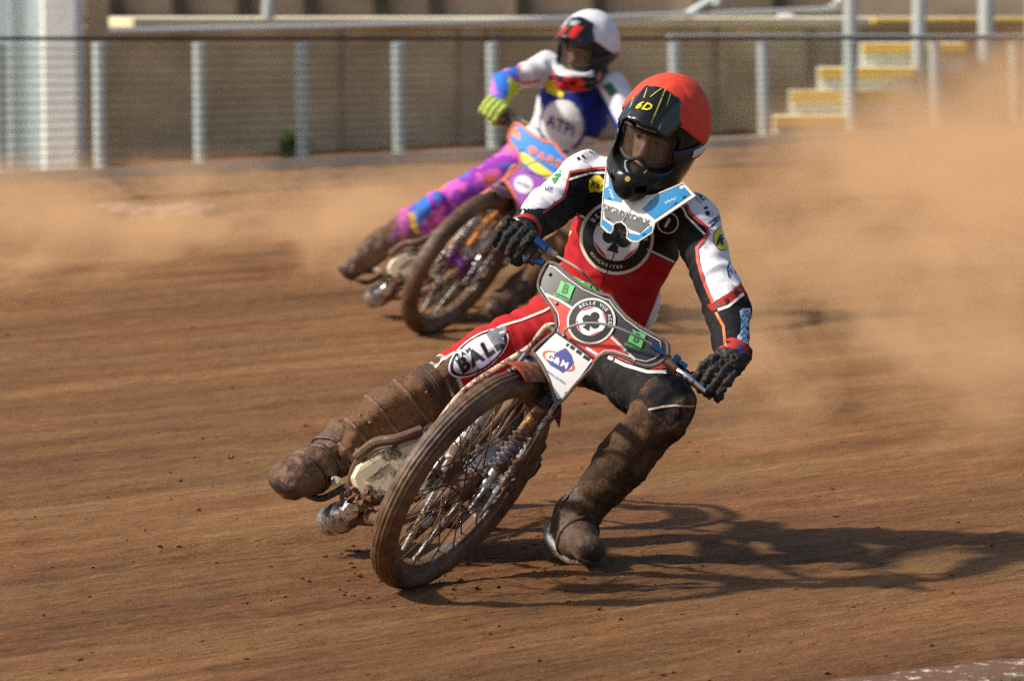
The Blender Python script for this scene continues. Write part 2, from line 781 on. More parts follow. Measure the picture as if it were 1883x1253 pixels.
def tri2d(loops, step):
    """constrained triangulation of outlines (even-odd) with inner points every `step`"""
    pts, edges = [], []
    for L in loops:
        n0 = len(pts)
        q = []
        for i in range(len(L)):
            a, b = Vector(L[i]), Vector(L[(i + 1) % len(L)])
            k = max(1, int((b - a).length / step))
            for j in range(k):
                q.append(a + (b - a) * (j / k))
        pts += q
        m = len(q)
        edges += [(n0 + i, n0 + (i + 1) % m) for i in range(m)]
    A = np.array([tuple(p) for p in pts])
    lo, hi = A.min(0), A.max(0)
    gx, gy = np.meshgrid(np.arange(lo[0] + step * .5, hi[0], step), np.arange(lo[1] + step * .5, hi[1], step))
    g = np.stack([gx.ravel(), gy.ravel()], 1)
    ins = np.zeros(len(g), bool)
    for L in loops:
        ins ^= inpoly(g, [tuple(p) for p in L])
    g = g[ins]
    if len(g):
        keep = np.ones(len(g), bool)
        for L in loops:
            LL = [tuple(p) for p in L] + [tuple(L[0])]
            keep &= dpoly(g, LL) > step * 0.35
        g = g[keep]
    allp = pts + [Vector(p) for p in g]
    res = delaunay_2d_cdt(allp, edges, [], 0, 1e-5)
    V = np.array([tuple(v) for v in res[0]])
    T = np.array([t for t in res[2] if len(t) == 3])
    c = V[T].mean(1)
    ins = np.zeros(len(T), bool)
    for L in loops:
        ins ^= inpoly(c, [tuple(p) for p in L])
    return V, T[ins]


def drape(name, loops, mat, bvh, parent, off=0.002, step=5.0):
    V2, T = tri2d(loops, step)
    return drape_mesh(name, V2, T, mat, bvh, parent, off)


def split2d(V2, T, lim):
    V = [tuple(v) for v in V2]
    T = [tuple(int(i) for i in t) for t in T]
    for _ in range(5):
        cache, out, did = {}, [], False

        def mid(i, j):
            k = (min(i, j), max(i, j))
            if k not in cache:
                V.append(((V[i][0] + V[j][0]) / 2, (V[i][1] + V[j][1]) / 2))
                cache[k] = len(V) - 1
            return cache[k]
        for t in T:
            L = [math.dist(V[t[i]], V[t[(i + 1) % 3]]) for i in range(3)]
            k = L.index(max(L))
            if L[k] > lim:
                i, j, q = t[k], t[(k + 1) % 3], t[(k + 2) % 3]
                m_ = mid(i, j)
                out += [(i, m_, q), (m_, j, q)]
                did = True
            else:
                out.append(t)
        T = out
        if not did:
            break
    return np.array(V), np.array(T)


def drape_mesh(name, V2, T, mat, bvh, parent, off):
    if name == 'lettering':
        V2, T = split2d(V2, T, 7.0)
    pos = [cast(bvh, v[0], v[1], off) for v in V2]
    ok = [p is not None for p in pos]
    remap, V = {}, []
    for i, p in enumerate(pos):
        if ok[i]:
            remap[i] = len(V)
            V.append(p)
    Fc = []
    for t in T:
        if all(ok[i] for i in t):
            q = [pos[i] for i in t]
            if max((q[0] - q[1]).length, (q[1] - q[2]).length, (q[2] - q[0]).length) < 0.07:
                Fc.append([remap[i] for i in t])
    if not Fc:
        return None
    # face the camera
    a, b, c = [V[i] for i in Fc[0]]
    if (b - a).cross(c - a).dot(a - EYE) > 0:
        Fc = [f[::-1] for f in Fc]
    return mesh_obj(name, V, Fc, mat, parent, smooth=True)


GLY = {}


def glyph(ch, bold=0.0, shear=0.0):
    key = (ch, bold, shear)
    if key in GLY:
        return GLY[key]
    cu = bpy.data.curves.new('g', 'FONT')
    cu.body = ch
    cu.offset = bold
    cu.shear = shear
    cu.resolution_u = 3
    o = bpy.data.objects.new('g', cu)
    me = o.to_mesh()
    V = np.array([tuple(v.co)[:2] for v in me.vertices]) if len(me.vertices) else np.zeros((0, 2))
    me.calc_loop_triangles()
    T = np.array([tuple(t.vertices) for t in me.loop_triangles]) if len(me.loop_triangles) else np.zeros((0, 3), int)
    o.to_mesh_clear()
    w = (V[:, 0].max() if len(V) else 0.28)
    bpy.data.objects.remove(o)
    bpy.data.curves.remove(cu)
    GLY[key] = (V, T, w)
    return GLY[key]


def text2d(s, org, ux, uy, bold=0.015, shear=0.0, gap=0.07, centre=True):
    """triangles of a word; ux, uy = pixel vectors of one em right / up"""
    Vs, Ts, x, n = [], [], 0.0, 0
    for ch in s:
        if ch == ' ':
            x += 0.32
            continue
        V, T, w = glyph(ch, bold, shear)
        Vs.append(V + np.array([x, 0]))
        Ts.append(T + n)
        n += len(V)
        x += w + gap
    V = np.concatenate(Vs)
    T = np.concatenate(Ts)
    if centre:
        V = V - np.array([x / 2, 0.35])
    M = np.array([ux, uy], float)
    return V @ M + np.array(org, float), T


def arc2d(s, c, A, B, a0, a1, size, bold=0.02, inward=False):
    """letters on an ellipse: point = c + A*cos + B*sin (pixel vectors for unit circle), size in unit-circle units"""
    A, B, c = np.array(A, float), np.array(B, float), np.array(c, float)
    Vs, Ts, n = [], [], 0
    m = len(s)
    for i, ch in enumerate(s):
        if ch == ' ':
            continue
        a = math.radians(a0 + (a1 - a0) * (i + 0.5) / m)
        V, T, w = glyph(ch, bold, 0.0)
        x = (V[:, 0] - w / 2) * size
        y = (V[:, 1] - 0.35) * size
        rad = np.array([math.cos(a), math.sin(a)])
        tan = np.array([math.sin(a), -math.cos(a)])
        if inward:
            rad2, tan2 = -rad, -tan
        else:
            rad2, tan2 = rad, tan
        q = rad[None] + x[:, None] * tan2[None] + y[:, None] * rad2[None]
        Vs.append(c + q[:, :1] * A + q[:, 1:] * B)
        Ts.append(T + n)
        n += len(V)
    return np.concatenate(Vs), np.concatenate(Ts)


def ellipse(c, A, B, r=1.0, n=40, a0=0, a1=360):
    A, B, c = np.array(A, float), np.array(B, float), np.array(c, float)
    out = []
    for i in range(n if a1 - a0 >= 360 else n + 1):
        a = math.radians(a0 + (a1 - a0) * i / n)
        out.append(tuple(c + r * (A * math.cos(a) + B * math.sin(a))))
    return out


def ribbon(line, w):
    """closed outline of a stroke along a pixel polyline"""
    L = [Vector(p) for p in line]
    a, b = [], []
    for i, p in enumerate(L):
        d = (L[min(i + 1, len(L) - 1)] - L[max(i - 1, 0)]).normalized()
        nn = Vector((-d.y, d.x)) * (w / 2)
        a.append(tuple(p + nn))
        b.append(tuple(p - nn))
    return a + b[::-1]

# ================================================================== THE SETTING
TD = Vector((math.cos(math.radians(42)), math.sin(math.radians(42)), 0))      # direction of the track
TC = Vector((-TD.y, TD.x, 0))


def ground_h(X, Y):
    d = X * TD.x + Y * TD.y
    c = X * TC.x + Y * TC.y
    z0 = np.zeros_like(d)
    h = 0.009 * fbm(np.stack([d * 0.55, c * 3.2, z0], 1), 3, 11)
    h += 0.0050 * fbm(np.stack([d * 1.6, c * 15, z0], 1), 3, 12)
    h += 0.0030 * fbm(np.stack([d * 14, c * 38, z0], 1), 2, 13)
    h += 0.0020 * fbm(np.stack([d * 45, c * 60, z0], 1), 2, 14)
    # tyre ruts that cross the raking at small angles, each with a thrown-up lip
    for (x0, y0, ang, wd, dp) in ((-0.28, 12.0, 40, .035, .010), (-1.6, 10.6, 36, .05, .009), (-1.2, 12.4, 30, .045, .010), (0.6, 11.0, 46, .045, .008), (-0.9, 11.3, 33, .06, .009), (-2.4, 13.4, 34, .06, .012), (0.2, 14.2, 42, .07, .012), (1.2, 10.9, 38, .05, .008)):
        ca, sa = math.cos(math.radians(ang)), math.sin(math.radians(ang))
        al = (X - x0) * ca + (Y - y0) * sa
        cr_ = -(X - x0) * sa + (Y - y0) * ca + .035 * al * al * .3 + .02 * np.sin(al * 2.1 + x0 * 7)
        f_ = np.clip(1.2 - np.abs(al) / 4, 0, 1)
        h += dp * f_ * (-np.exp(-(cr_ / wd) ** 2) + .65 * np.exp(-((cr_ - 1.9 * wd) / (wd * .7)) ** 2)) * (.7 + .6 * np.sin(al * 3 + y0))
    return h


def spaced(a, b, s0, g):
    out, s = [a], s0
    while out[-1] < b:
        out.append(out[-1] + s)
        s *= g
    return out


xs = np.array([-400, -150, -60, -25, -12, -7, -5, -4, -3.4] + list(np.arange(-3.0, 3.6, 0.024)) + [3.9, 4.5, 6, 9, 15, 30, 70, 160, 400])
ys = np.array([-200, -60, -15, 0, 5, 8, 9, 9.6] + spaced(10.0, 34, 0.017, 1.0052) + [36, 40, 50, 80, 160, 400, 1200])
gx, gy = np.meshgrid(xs, ys)
gz = ground_h(gx.ravel(), gy.ravel())
far = (np.abs(gx.ravel()) > 5) | (gy.ravel() > 35) | (gy.ravel() < 9)
gz[far] = 0
V = np.stack([gx.ravel(), gy.ravel(), gz - 0.004], 1)
nx, ny = len(xs), len(ys)
ii = (np.arange(ny - 1)[:, None] * nx + np.arange(nx - 1)[None, :]).ravel()
Q = np.stack([ii, ii + 1, ii + nx + 1, ii + nx], 1)

m, nt, b = new_mat('shale_track')
tc = N_(nt, 'ShaderNodeTexCoord')


def streak(sx, sy, detail, rough=0.6):
    mp = N_(nt, 'ShaderNodeMapping', vector_type='TEXTURE')
    mp.inputs['Rotation'].default_value = (0, 0, math.atan2(TD.y, TD.x))
    mp.inputs['Scale'].default_value = (sx, sy, 1)
    nt.links.new(tc.outputs['Object'], mp.inputs['Vector'])
    n = N_(nt, 'ShaderNodeTexNoise')
    n.inputs['Scale'].default_value = 1.0
    n.inputs['Detail'].default_value = detail
    n.inputs['Roughness'].default_value = rough
    nt.links.new(mp.outputs[0], n.inputs['Vector'])
    return n


s1 = streak(2.6, 0.20, 5)
s2 = streak(0.24, 0.030, 5, 0.70)
s2.inputs['Distortion'].default_value = 0.35
s3 = streak(0.055, 0.0095, 4, 0.72)
s4 = streak(5.0, 1.2, 2)
s5 = streak(0.020, 0.010, 5, 0.75)
s6 = streak(1.4, 0.9, 3)


def madd(a, k, c):
    q = N_(nt, 'ShaderNodeMath', operation='MULTIPLY_ADD')
    nt.links.new(a, q.inputs[0])
    q.inputs[1].default_value = k
    if isinstance(c, (int, float)):
        q.inputs[2].default_value = c
    else:
        nt.links.new(c, q.inputs[2])
    return q.outputs[0]


mixv = madd(s1.outputs[0], 0.36, madd(s2.outputs[0], 0.42, madd(s3.outputs[0], 0.26, madd(s4.outputs[0], 0.34, madd(s5.outputs[0], 0.34, -0.36)))))
cr = ramp(nt, mixv, [(0.32, (0.075, 0.032, 0.011)), (0.45, (0.165, 0.077, 0.028)), (0.56, (0.250, 0.125, 0.048)), (0.70, (0.41, 0.228, 0.102))])
hue = N_(nt, 'ShaderNodeMix', data_type='RGBA', blend_type='MULTIPLY')
hr_ = ramp(nt, s6.outputs[0], [(0.40, (1.0, 0.90, 0.86)), (0.62, (1.0, 1.04, 1.0))])
hue.inputs[0].default_value = 1.0
nt.links.new(cr.outputs[0], hue.inputs[6])
nt.links.new(hr_.outputs[0], hue.inputs[7])
nt.links.new(hue.outputs[2], b.inputs['Base Color'])
b.inputs['Roughness'].default_value = 0.85
b.inputs['Specular IOR Level'].default_value = 0.25
bp = N_(nt, 'ShaderNodeBump')
bp.inputs['Strength'].default_value = 0.85
bp.inputs['Distance'].default_value = 0.016
nt.links.new(madd(s2.outputs[0], 1.0, madd(s3.outputs[0], 0.7, madd(s5.outputs[0], 0.5, 0.0))), bp.inputs['Height'])
nt.links.new(bp.outputs[0], b.inputs['Normal'])
SHALE = m
track = mesh_obj('track', V, Q, SHALE)
props(track, 'brown shale speedway track raked into long streaks', None, None, 'structure')

# painted line and infield grass in the near corner
LA, LB = G(1560, 1262), G(2050, 1203)
ld = (LB - LA).normalized()
lc = Vector((ld.y, -ld.x, 0))
LA2, LB2 = LA - ld * 0.6, LB + ld * 8
mline = mat_plain('white_line_chalk', (0.66, 0.58, 0.50), 0.8, 0, 0.62, 26, 0.3)
lw = 0.27
n = 160
V, Fc = [], []
for i in range(n + 1):
    t = i / n
    p = LA2 + (LB2 - LA2) * t
    jig = 0.012 * math.sin(i * 1.7) + random.uniform(-.008, .008)
    for k in range(5):
        q = p + lc * (lw * k / 4 + (jig if k in (0,) else 0))
        V.append((q.x, q.y, 0.016 + random.uniform(0, .003)))
for i in range(n):
    for k in range(4):
        a = i * 5 + k
        Fc.append((a, a + 1, a + 6, a + 5))
wl = mesh_obj('track_edge_line', V, Fc, mline)
props(wl, 'white chalk line marking the inside edge of the track', None, None, 'structure')
mg, nt2, b2 = new_mat('infield_grass')
ng = noise_tex(nt2, 60, 4)
rg = ramp(nt2, ng.outputs[0], [(0.3, (0.03, 0.06, 0.012)), (0.7, (0.09, 0.14, 0.03))])
nt2.links.new(rg.outputs[0], b2.inputs['Base Color'])
b2.inputs['Roughness'].default_value = 0.8
q0, q1 = LA2 + lc * lw, LB2 + lc * lw
V = [(q0.x, q0.y, 0.021), (q0.x + lc.x * 8, q0.y + lc.y * 8, 0.021), (q1.x + lc.x * 8, q1.y + lc.y * 8, 0.021), (q1.x, q1.y, 0.021)]
props(mesh_obj('infield', V, [(0, 1, 2, 3)], mg), 'green infield turf inside the white line', None, None, 'structure')
V, Fc = [], []
for i in range(9000):
    t, w = random.uniform(0, 0.35), random.uniform(0.0, 0.5)
    p = LA2 + (LB2 - LA2) * t + lc * (lw + w)
    a = random.uniform(0, 6.28)
    hgt = random.uniform(.012, .035)
    dx, dy = math.cos(a) * .0025, math.sin(a) * .0025
    k = len(V)
    V += [(p.x - dx, p.y - dy, .02), (p.x + dx, p.y + dy, .02), (p.x + random.uniform(-.012, .012), p.y + random.uniform(-.012, .012), .02 + hgt)]
    Fc.append((k, k + 1, k + 2))
props(mesh_obj('infield_grass', V, Fc, mg, smooth=False), 'short green grass beyond the white line', 'grass', None, 'stuff')

# loose clods on the track
ico = bmesh.new()
bmesh.ops.create_icosphere(ico, subdivisions=1, radius=1.0)
IV = np.array([tuple(v.co) for v in ico.verts])
IF = [tuple(v.index for v in f.verts) for f in ico.faces]
ico.free()
V, Fc, k = [], [], 0
nC = 3000
cxs = rng.uniform(-2.6, 3.4, nC)
cys = 10.2 + 14 * rng.random(nC) ** 1.7
k_ = 520                                   # crumbs thrown up round the wheels and the steel shoe
ctr = np.array([(-0.28, 12.0), (-0.20, 12.9), (0.20, 12.3), (-0.15, 12.4)])[rng.integers(0, 4, k_)]
cxs[:k_] = ctr[:, 0] + rng.normal(0, .16, k_)
cys[:k_] = ctr[:, 1] + rng.normal(0, .20, k_)
chs = ground_h(cxs, cys)
for i in range(nC):
    r = 0.0018 + 0.0065 * random.random() ** 5
    st = np.array([r * random.uniform(1, 1.8), r * random.uniform(.8, 1.2), r * random.uniform(.5, .8)])
    q = IV * (1 + rng.uniform(-.25, .25, (len(IV), 1))) * st
    a = math.atan2(TD.y, TD.x) + random.uniform(-.5, .5)
    ca, sa = math.cos(a), math.sin(a)
    x = q[:, 0] * ca - q[:, 1] * sa + cxs[i]
    y = q[:, 0] * sa + q[:, 1] * ca + cys[i]
    V.append(np.stack([x, y, q[:, 2] + chs[i] - .002], 1))
    Fc += [tuple(j + k for j in f) for f in IF]
    k += len(IV)
props(mesh_obj('loose_shale', np.concatenate(V), Fc, SHALE, smooth=False), 'small crumbs of loose shale scattered over the track', 'shale', None, 'stuff')


def clod(name, c, r, label, cat, group=None, seed=3, sub=3, flatz=1.0, mat=None):
    bm = bmesh.new()
    bmesh.ops.create_icosphere(bm, subdivisions=sub, radius=1.0)
    A = np.array([tuple(v.co) for v in bm.verts])
    Fq = [tuple(v.index for v in f.verts) for f in bm.faces]
    bm.free()
    A *= (1 + 0.32 * fbm(A * 1.7, 3, seed))[:, None]
    A *= np.array(r if isinstance(r, (tuple, list)) else (r, r, r)) * np.array([1, 1, flatz])
    o = mesh_obj(name, A + np.array(c), Fq, mat or MUDPACK, smooth=False, base=c)
    return props(o, label, cat, group)


clod('dirt_clod', P(424, 841, 12.4), (0.0115, 0.009, 0.0075), 'small dark clod of dirt flying in the air beside the muddy boot', 'dirt clod')
heap_m = mat_mudpack('pale_shale_heap', (0.17, 0.10, 0.065), (0.34, 0.23, 0.17), 0.5, 0.9)
pile_pos = [(292, 396, .30, .06), (225, 385, .16, .03), (345, 386, .16, .035)]
pile_lab = ['largest pale heap of shale thrown up near the wire fence', 'low pale heap of shale, left of the largest heap', 'low pale heap of shale, right of the largest heap']
for (px, py, rr, hh), lb in zip(pile_pos, pile_lab):
    g = G(px, py)
    clod('shale_heap', (g.x, g.y, 0.0), (rr, rr * .8, hh), lb, 'heap', 'pale shale heaps by the fence', seed=int(px), sub=4, mat=heap_m)

# ------------------------------------------------------------------ wire fence
GALV = mat_plain('galvanised_post', (0.58, 0.68, 0.68), 0.5, 0.4, 0.12, 12)
KERB = mat_plain('kickboard_paint', (0.80, 0.62, 0.46), 0.7, 0, 0.15, 8)
DRAIL = mat_plain('dark_rail', (0.012, 0.012, 0.012), 0.4, 0.3, 0.05)


def fbase(px):
    return G(px, 335 - 0.05 * px)


def ftop(px, py=72):
    g = fbase(px)
    return P(px, py, g.y)


fence = thing('wire_fence', fbase(0), 'low galvanised post and wire fence running behind the second rider', 'fence')
post_px = [-185, 0, 185, 369, 557, 735, 908, 1077, 1243, 1406, 1567, 1722, 1868, 2010]
for x in post_px:
    g, t = fbase(x), ftop(x - 3, 78)
    mb = MB()
    mb.tube([g - Vector((0, 0, .02)), t], 0.040, 10)
    mb.build('post', GALV, fence)
line = [fbase(x) for x in range(-400, 2300, 60)]
mb = MB()
fw = (line[-1] - line[0]).normalized()
mid = (line[0] + line[-1]) / 2
mb.box(mid + Vector((0, 0, .030)) - Vector((-fw.y, fw.x, 0)) * .05, ((line[-1] - line[0]).length, .03, .072), (fw, Vector((-fw.y, fw.x, 0)), Vector((0, 0, 1))), .006)
mb.build('kickboard', KERB, fence)
tops = [ftop(x, 70) for x in range(-400, 2300, 60)]
MB().tube([t - Vector((-fw.y, fw.x, 0)) * .04 for t in tops], 0.0115, 8).build('dark_top_rail', DRAIL, fence)
tops = [ftop(x, 66.5) for x in range(1230, 2300, 60)]
mb = MB()
mb.tube([t + Vector((0, 0, 0.004)) for t in tops], 0.010, 8)
mb.build('pale_rail', mat_plain('pale_rail_paint', (0.75, 0.72, 0.66), 0.4), fence)
mb = MB()
for k in range(15):
    f = (k + 0.6) / 15.6
    mb.tube([fbase(x) + (ftop(x, 72) - fbase(x)) * f - Vector((-fw.y, fw.x, 0)) * .05 for x in range(-400, 2300, 100)], 0.0034, 5)
wm = mb.build('wire_mesh', mat_plain('fence_wire', (0.20, 0.18, 0.12), 0.5, 0.3), fence)
wm['kind'] = 'stuff'

# ------------------------------------------------------------------ stand behind
def wall_mat(name, lo, hi, sc=(0.5, 0.5, 1.5), rough=0.9):
    m, nt, b = new_mat(name)
    n = noise_tex(nt, 2.2, 7, 0.62, sc=sc)
    n2 = noise_tex(nt, 26, 5, 0.7)
    ad = N_(nt, 'ShaderNodeMath', operation='MULTIPLY_ADD')
    nt.links.new(n2.outputs[0], ad.inputs[0])
    ad.inputs[1].default_value = 0.3
    nt.links.new(n.outputs[0], ad.inputs[2])
    r = ramp(nt, ad.outputs[0], [(0.42, lo), (0.82, hi)])
    nt.links.new(r.outputs[0], b.inputs['Base Color'])
    b.inputs['Roughness'].default_value = rough
    bp = N_(nt, 'ShaderNodeBump')
    bp.inputs['Strength'].default_value = 0.4
    bp.inputs['Distance'].default_value = 0.01
    nt.links.new(n2.outputs[0], bp.inputs['Height'])
    nt.links.new(bp.outputs[0], b.inputs['Normal'])
    return m


CONC = wall_mat('terrace_concrete', (0.40, 0.30, 0.165), (0.78, 0.62, 0.38), (0.7, 0.7, 1))
CONC2 = wall_mat('rear_wall_render', (0.38, 0.29, 0.18), (0.62, 0.49, 0.33))
LEDGE = wall_mat('ledge_concrete', (0.60, 0.52, 0.34), (0.88, 0.80, 0.55))
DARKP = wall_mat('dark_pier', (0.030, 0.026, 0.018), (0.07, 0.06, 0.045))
YW = 34.5
sW = F / YW


def wx(px, Y=YW):
    return P(px, 100, Y).x


def wz(py, Y=YW):
    return P(900, py, Y).z




def YB(px, off=0.0):
    """depth of the fence line at a picture column, plus an offset away from the camera"""
    return fbase(px).y + off


def wallbox(name, px0, px1, off, thick, y_top, z_bot, mat, parent=None, base=None, top_off=0.0):
    pts = []
    for x in (px0, px1):
        a_ = P(x, y_top, YB(x, off))
        for dy in (0, thick):
            q = Vector((-fw.y, fw.x, 0)) * dy
            pts.append(a_ + q)
            pts.append(Vector((a_.x, a_.y, z_bot if z_bot < a_.z else a_.z - .075)) + q)
    if isinstance(z_bot, str):
        pass
    return MB().hull(pts).build(name, mat, parent, base=base)


WO = 1.85
tw = wallbox('terrace_wall', 150, 2500, WO, .3, 50, -.05, CONC)
props(tw, 'brown concrete terrace wall behind the fence', None, None, 'structure')
for x in (640, 860, 905, 1120, 1330, 1500):
    w = 12 if x != 860 else 26
    wallbox('pilaster', x - w / 2, x + w / 2, WO - .04, .06, 51, -.04, CONC2, tw)
pts = []
for x in (236, 2500):
    for dy in (-.06, .5):
        for py in (33, 49):
            pts.append(P(x, py, YB(x, WO)) + Vector((-fw.y, fw.x, 0)) * dy)
MB().hull(pts).build('ledge', LEDGE, tw)
YR = 37.5
rw = MB().box((0.5, YR + .1, 1.2), (16, .2, 2.6), None, .01).build('stand_rear_wall', CONC2)
props(rw, 'brown rear wall of the stand above the terrace ledge', None, None, 'structure')
for x in (213, 330, 449, 571, 700, 800, 960, 1100, 1290, 1430):
    MB().box((wx(x, YR), YR - .05, 1.2), (.115, .1, 2.6), None, .006).build('pier', DARKP, rw)
MB().box((wx(900, YR), YR - .06, wz(33, YR)), (12, .09, .035), None, .006).build('painted_shadow_line', DARKP, rw)  # solid dark bar, its colour stands in for the shadow above the ledge
# upper uprights and slanting handrail
PALE = mat_plain('pale_upright', (0.50, 0.56, 0.54), 0.5, 0.2, 0.1)
hr = thing('handrail', P(900, 45, YB(900, 1.5)), 'bright steel handrail sloping up along the stand and bending at its right end', 'handrail')
MB().tube([P(x, y, YB(x, 1.5)) for x, y in ((-300, 63), (0, 60), (160, 59), (200, 57), (640, 47), (1000, 35), (1500, 17), (1528, 11), (1542, 0), (1548, -30))], .019, 10, 4).build('rail', mat_plain('bright_rail', (0.85, 0.84, 0.80), 0.3, 0.3), hr)
MB().tube([P(150, 61, YB(150, 1.48)), P(185, 60, YB(185, 1.48))], .027, 10).build('rail_clamp', STEEL, hr)
MB().tube([P(-200, 54, YB(-200, 1.5)), P(150, 56, YB(150, 1.5))], .012, 8).build('lower_rail', PALE, hr)
for i, (x0, y0, x1, y1, r) in enumerate(((497, -30, 493, 34, .043), (1330, -30, 1318, 10, .03), (1352, -30, 1262, 28, .03), (1565, -40, 1563, 230, .050), (1692, -40, 1688, 220, .052), (1815, -40, 1812, 210, .058), (1900, -40, 1898, 200, .05))):
    lbs = ['pale upright tube standing on the terrace ledge above the left part of the fence', 'short pale stay behind the bright handrail beside the red helmet', 'slanted pale stay behind the bright handrail beside the red helmet',
           'thick pale upright at the left edge of the yellow nosed stairs', 'thick pale upright in front of the middle of the yellow nosed stairs', 'thick pale upright just right of the yellow nosed stairs', 'pale upright at the right edge of the view above the dust']
    Y = YB(x0, 1.3) if i < 3 else YB(x0, .55)
    a, c = P(x0, y0, Y), P(x1, y1, Y)
    if i >= 3:
        c.z = 0
    o = MB().tube([a, c], r, 10).build('upright', PALE, None, base=c)
    props(o, lbs[i], 'upright post', 'pale uprights along the stand')
# white door and column on the left
WDOOR = wall_mat('pale_blue_door_paint', (0.46, 0.58, 0.60), (0.64, 0.74, 0.74), (2, 2, .4), 0.5)
WCOL = wall_mat('white_column_paint', (0.74, 0.77, 0.70), (0.90, 0.92, 0.86), (2, 2, .4), 0.6)
YD = YB(40, .8)
bl = thing('white_building', (wx(40, YD), YD, 0), 'pale blue and white corner of a building behind the left end of the fence', 'building')
MB().box(((wx(-900, YD) + wx(79, YD)) / 2, YD + .2, 1.3), (wx(79, YD) - wx(-900, YD), .3, 2.8), None, .01).build('cladding', WDOOR, bl)
MB().box(((wx(79, YD) + wx(147, YD)) / 2, YD + .1, 1.3), (wx(147, YD) - wx(79, YD), .4, 2.8), None, .02).build('corner_column', WCOL, bl)
for x in (-180, -60, 20):
    MB().box((wx(x, YD), YD + .045, 1.3), (.014, .02, 2.8), None, .003).build('cladding_joint', PALE, bl)
MB().box(((wx(147, YD) + wx(186, YD)) / 2, YD + .5, 1.3), (wx(186, YD) - wx(147, YD), .2, 2.8), None, .01).build('return_wall', CONC, bl)
# stairs
YEL = mat_plain('yellow_nosing_paint', (0.78, 0.50, 0.09), 0.6, 0, 0.2)
RIS = mat_plain('pale_riser_paint', (0.68, 0.70, 0.58), 0.7, 0, 0.25)
st = thing('stairs', P(1600, 260, 32.3), 'flight of pale stairs with yellow nosings climbing the terrace', 'stairs')
rows = [(1425, 1560, 214, 235, 264), (1455, 1655, 168, 187, 214), (1508, 1682, 125, 142, 166), (1586, 1776, 80, 97, 121)]
for i, (x0, x1, ya, yb, yc) in enumerate(rows):
    Y = YB(1500, .55) + i * .27
    a, c = P(x0, ya, Y), P(x1, yc, Y)
    MB().box(((a.x + c.x) / 2, Y + .16, (a.z + c.z) / 2 - .03), (c.x - a.x, .3, a.z - c.z + .06), None, .008).build('step', RIS, st)
    z1, z2 = P(x0, ya - 1, Y).z, P(x0, yb, Y).z
    MB().box(((a.x + c.x) / 2, Y - .002, (z1 + z2) / 2), (c.x - a.x + .01, .05, z1 - z2), None, .006).build('nosing', YEL, st)
MB().tube([P(1605, 38, YB(1605, 1.7)), P(2100, 36, YB(2100, 1.7))], .024, 4).build('yellow_edge', YEL, st)
for i, (x, y, w) in enumerate(((1445, 31, .12), (1295, 38, .07))):
    bc = P(x, y, YB(x, WO + .1))
    o = MB().box(bc, (w, .06, .05), None, .012).build('white_box', mat_plain('white_plastic', (0.8, 0.8, 0.85), 0.5), None, base=bc)
    props(o, ['wider small white box on the terrace ledge', 'narrow small pale box on the terrace ledge'][i], 'box', 'small pale boxes on the terrace ledge')
# weed at the foot of the fence
wb = fbase(538) + Vector((0, .35, 0))
V, Fc = [], []
for i in range(260):
    a, l = random.uniform(0, 6.28), random.uniform(.06, .26)
    x0, y0 = wb.x + random.gauss(0, .035), wb.y + random.gauss(0, .03)
    tip = Vector((x0 + math.cos(a) * l * .25, y0 + math.sin(a) * l * .25, l))
    k = len(V)
    V += [(x0 - .006, y0, 0), (x0 + .006, y0, 0), ((x0 + tip.x) / 2 + .01, y0, l * .6), tuple(tip)]
    Fc += [(k, k + 1, k + 2), (k, k + 2, k + 3)]
o = mesh_obj('weed', V, Fc, mat_plain('weed_leaf', (0.10, 0.17, 0.02), 0.6), base=wb)
props(o, 'green weed tuft growing behind the wire fence', 'weed')


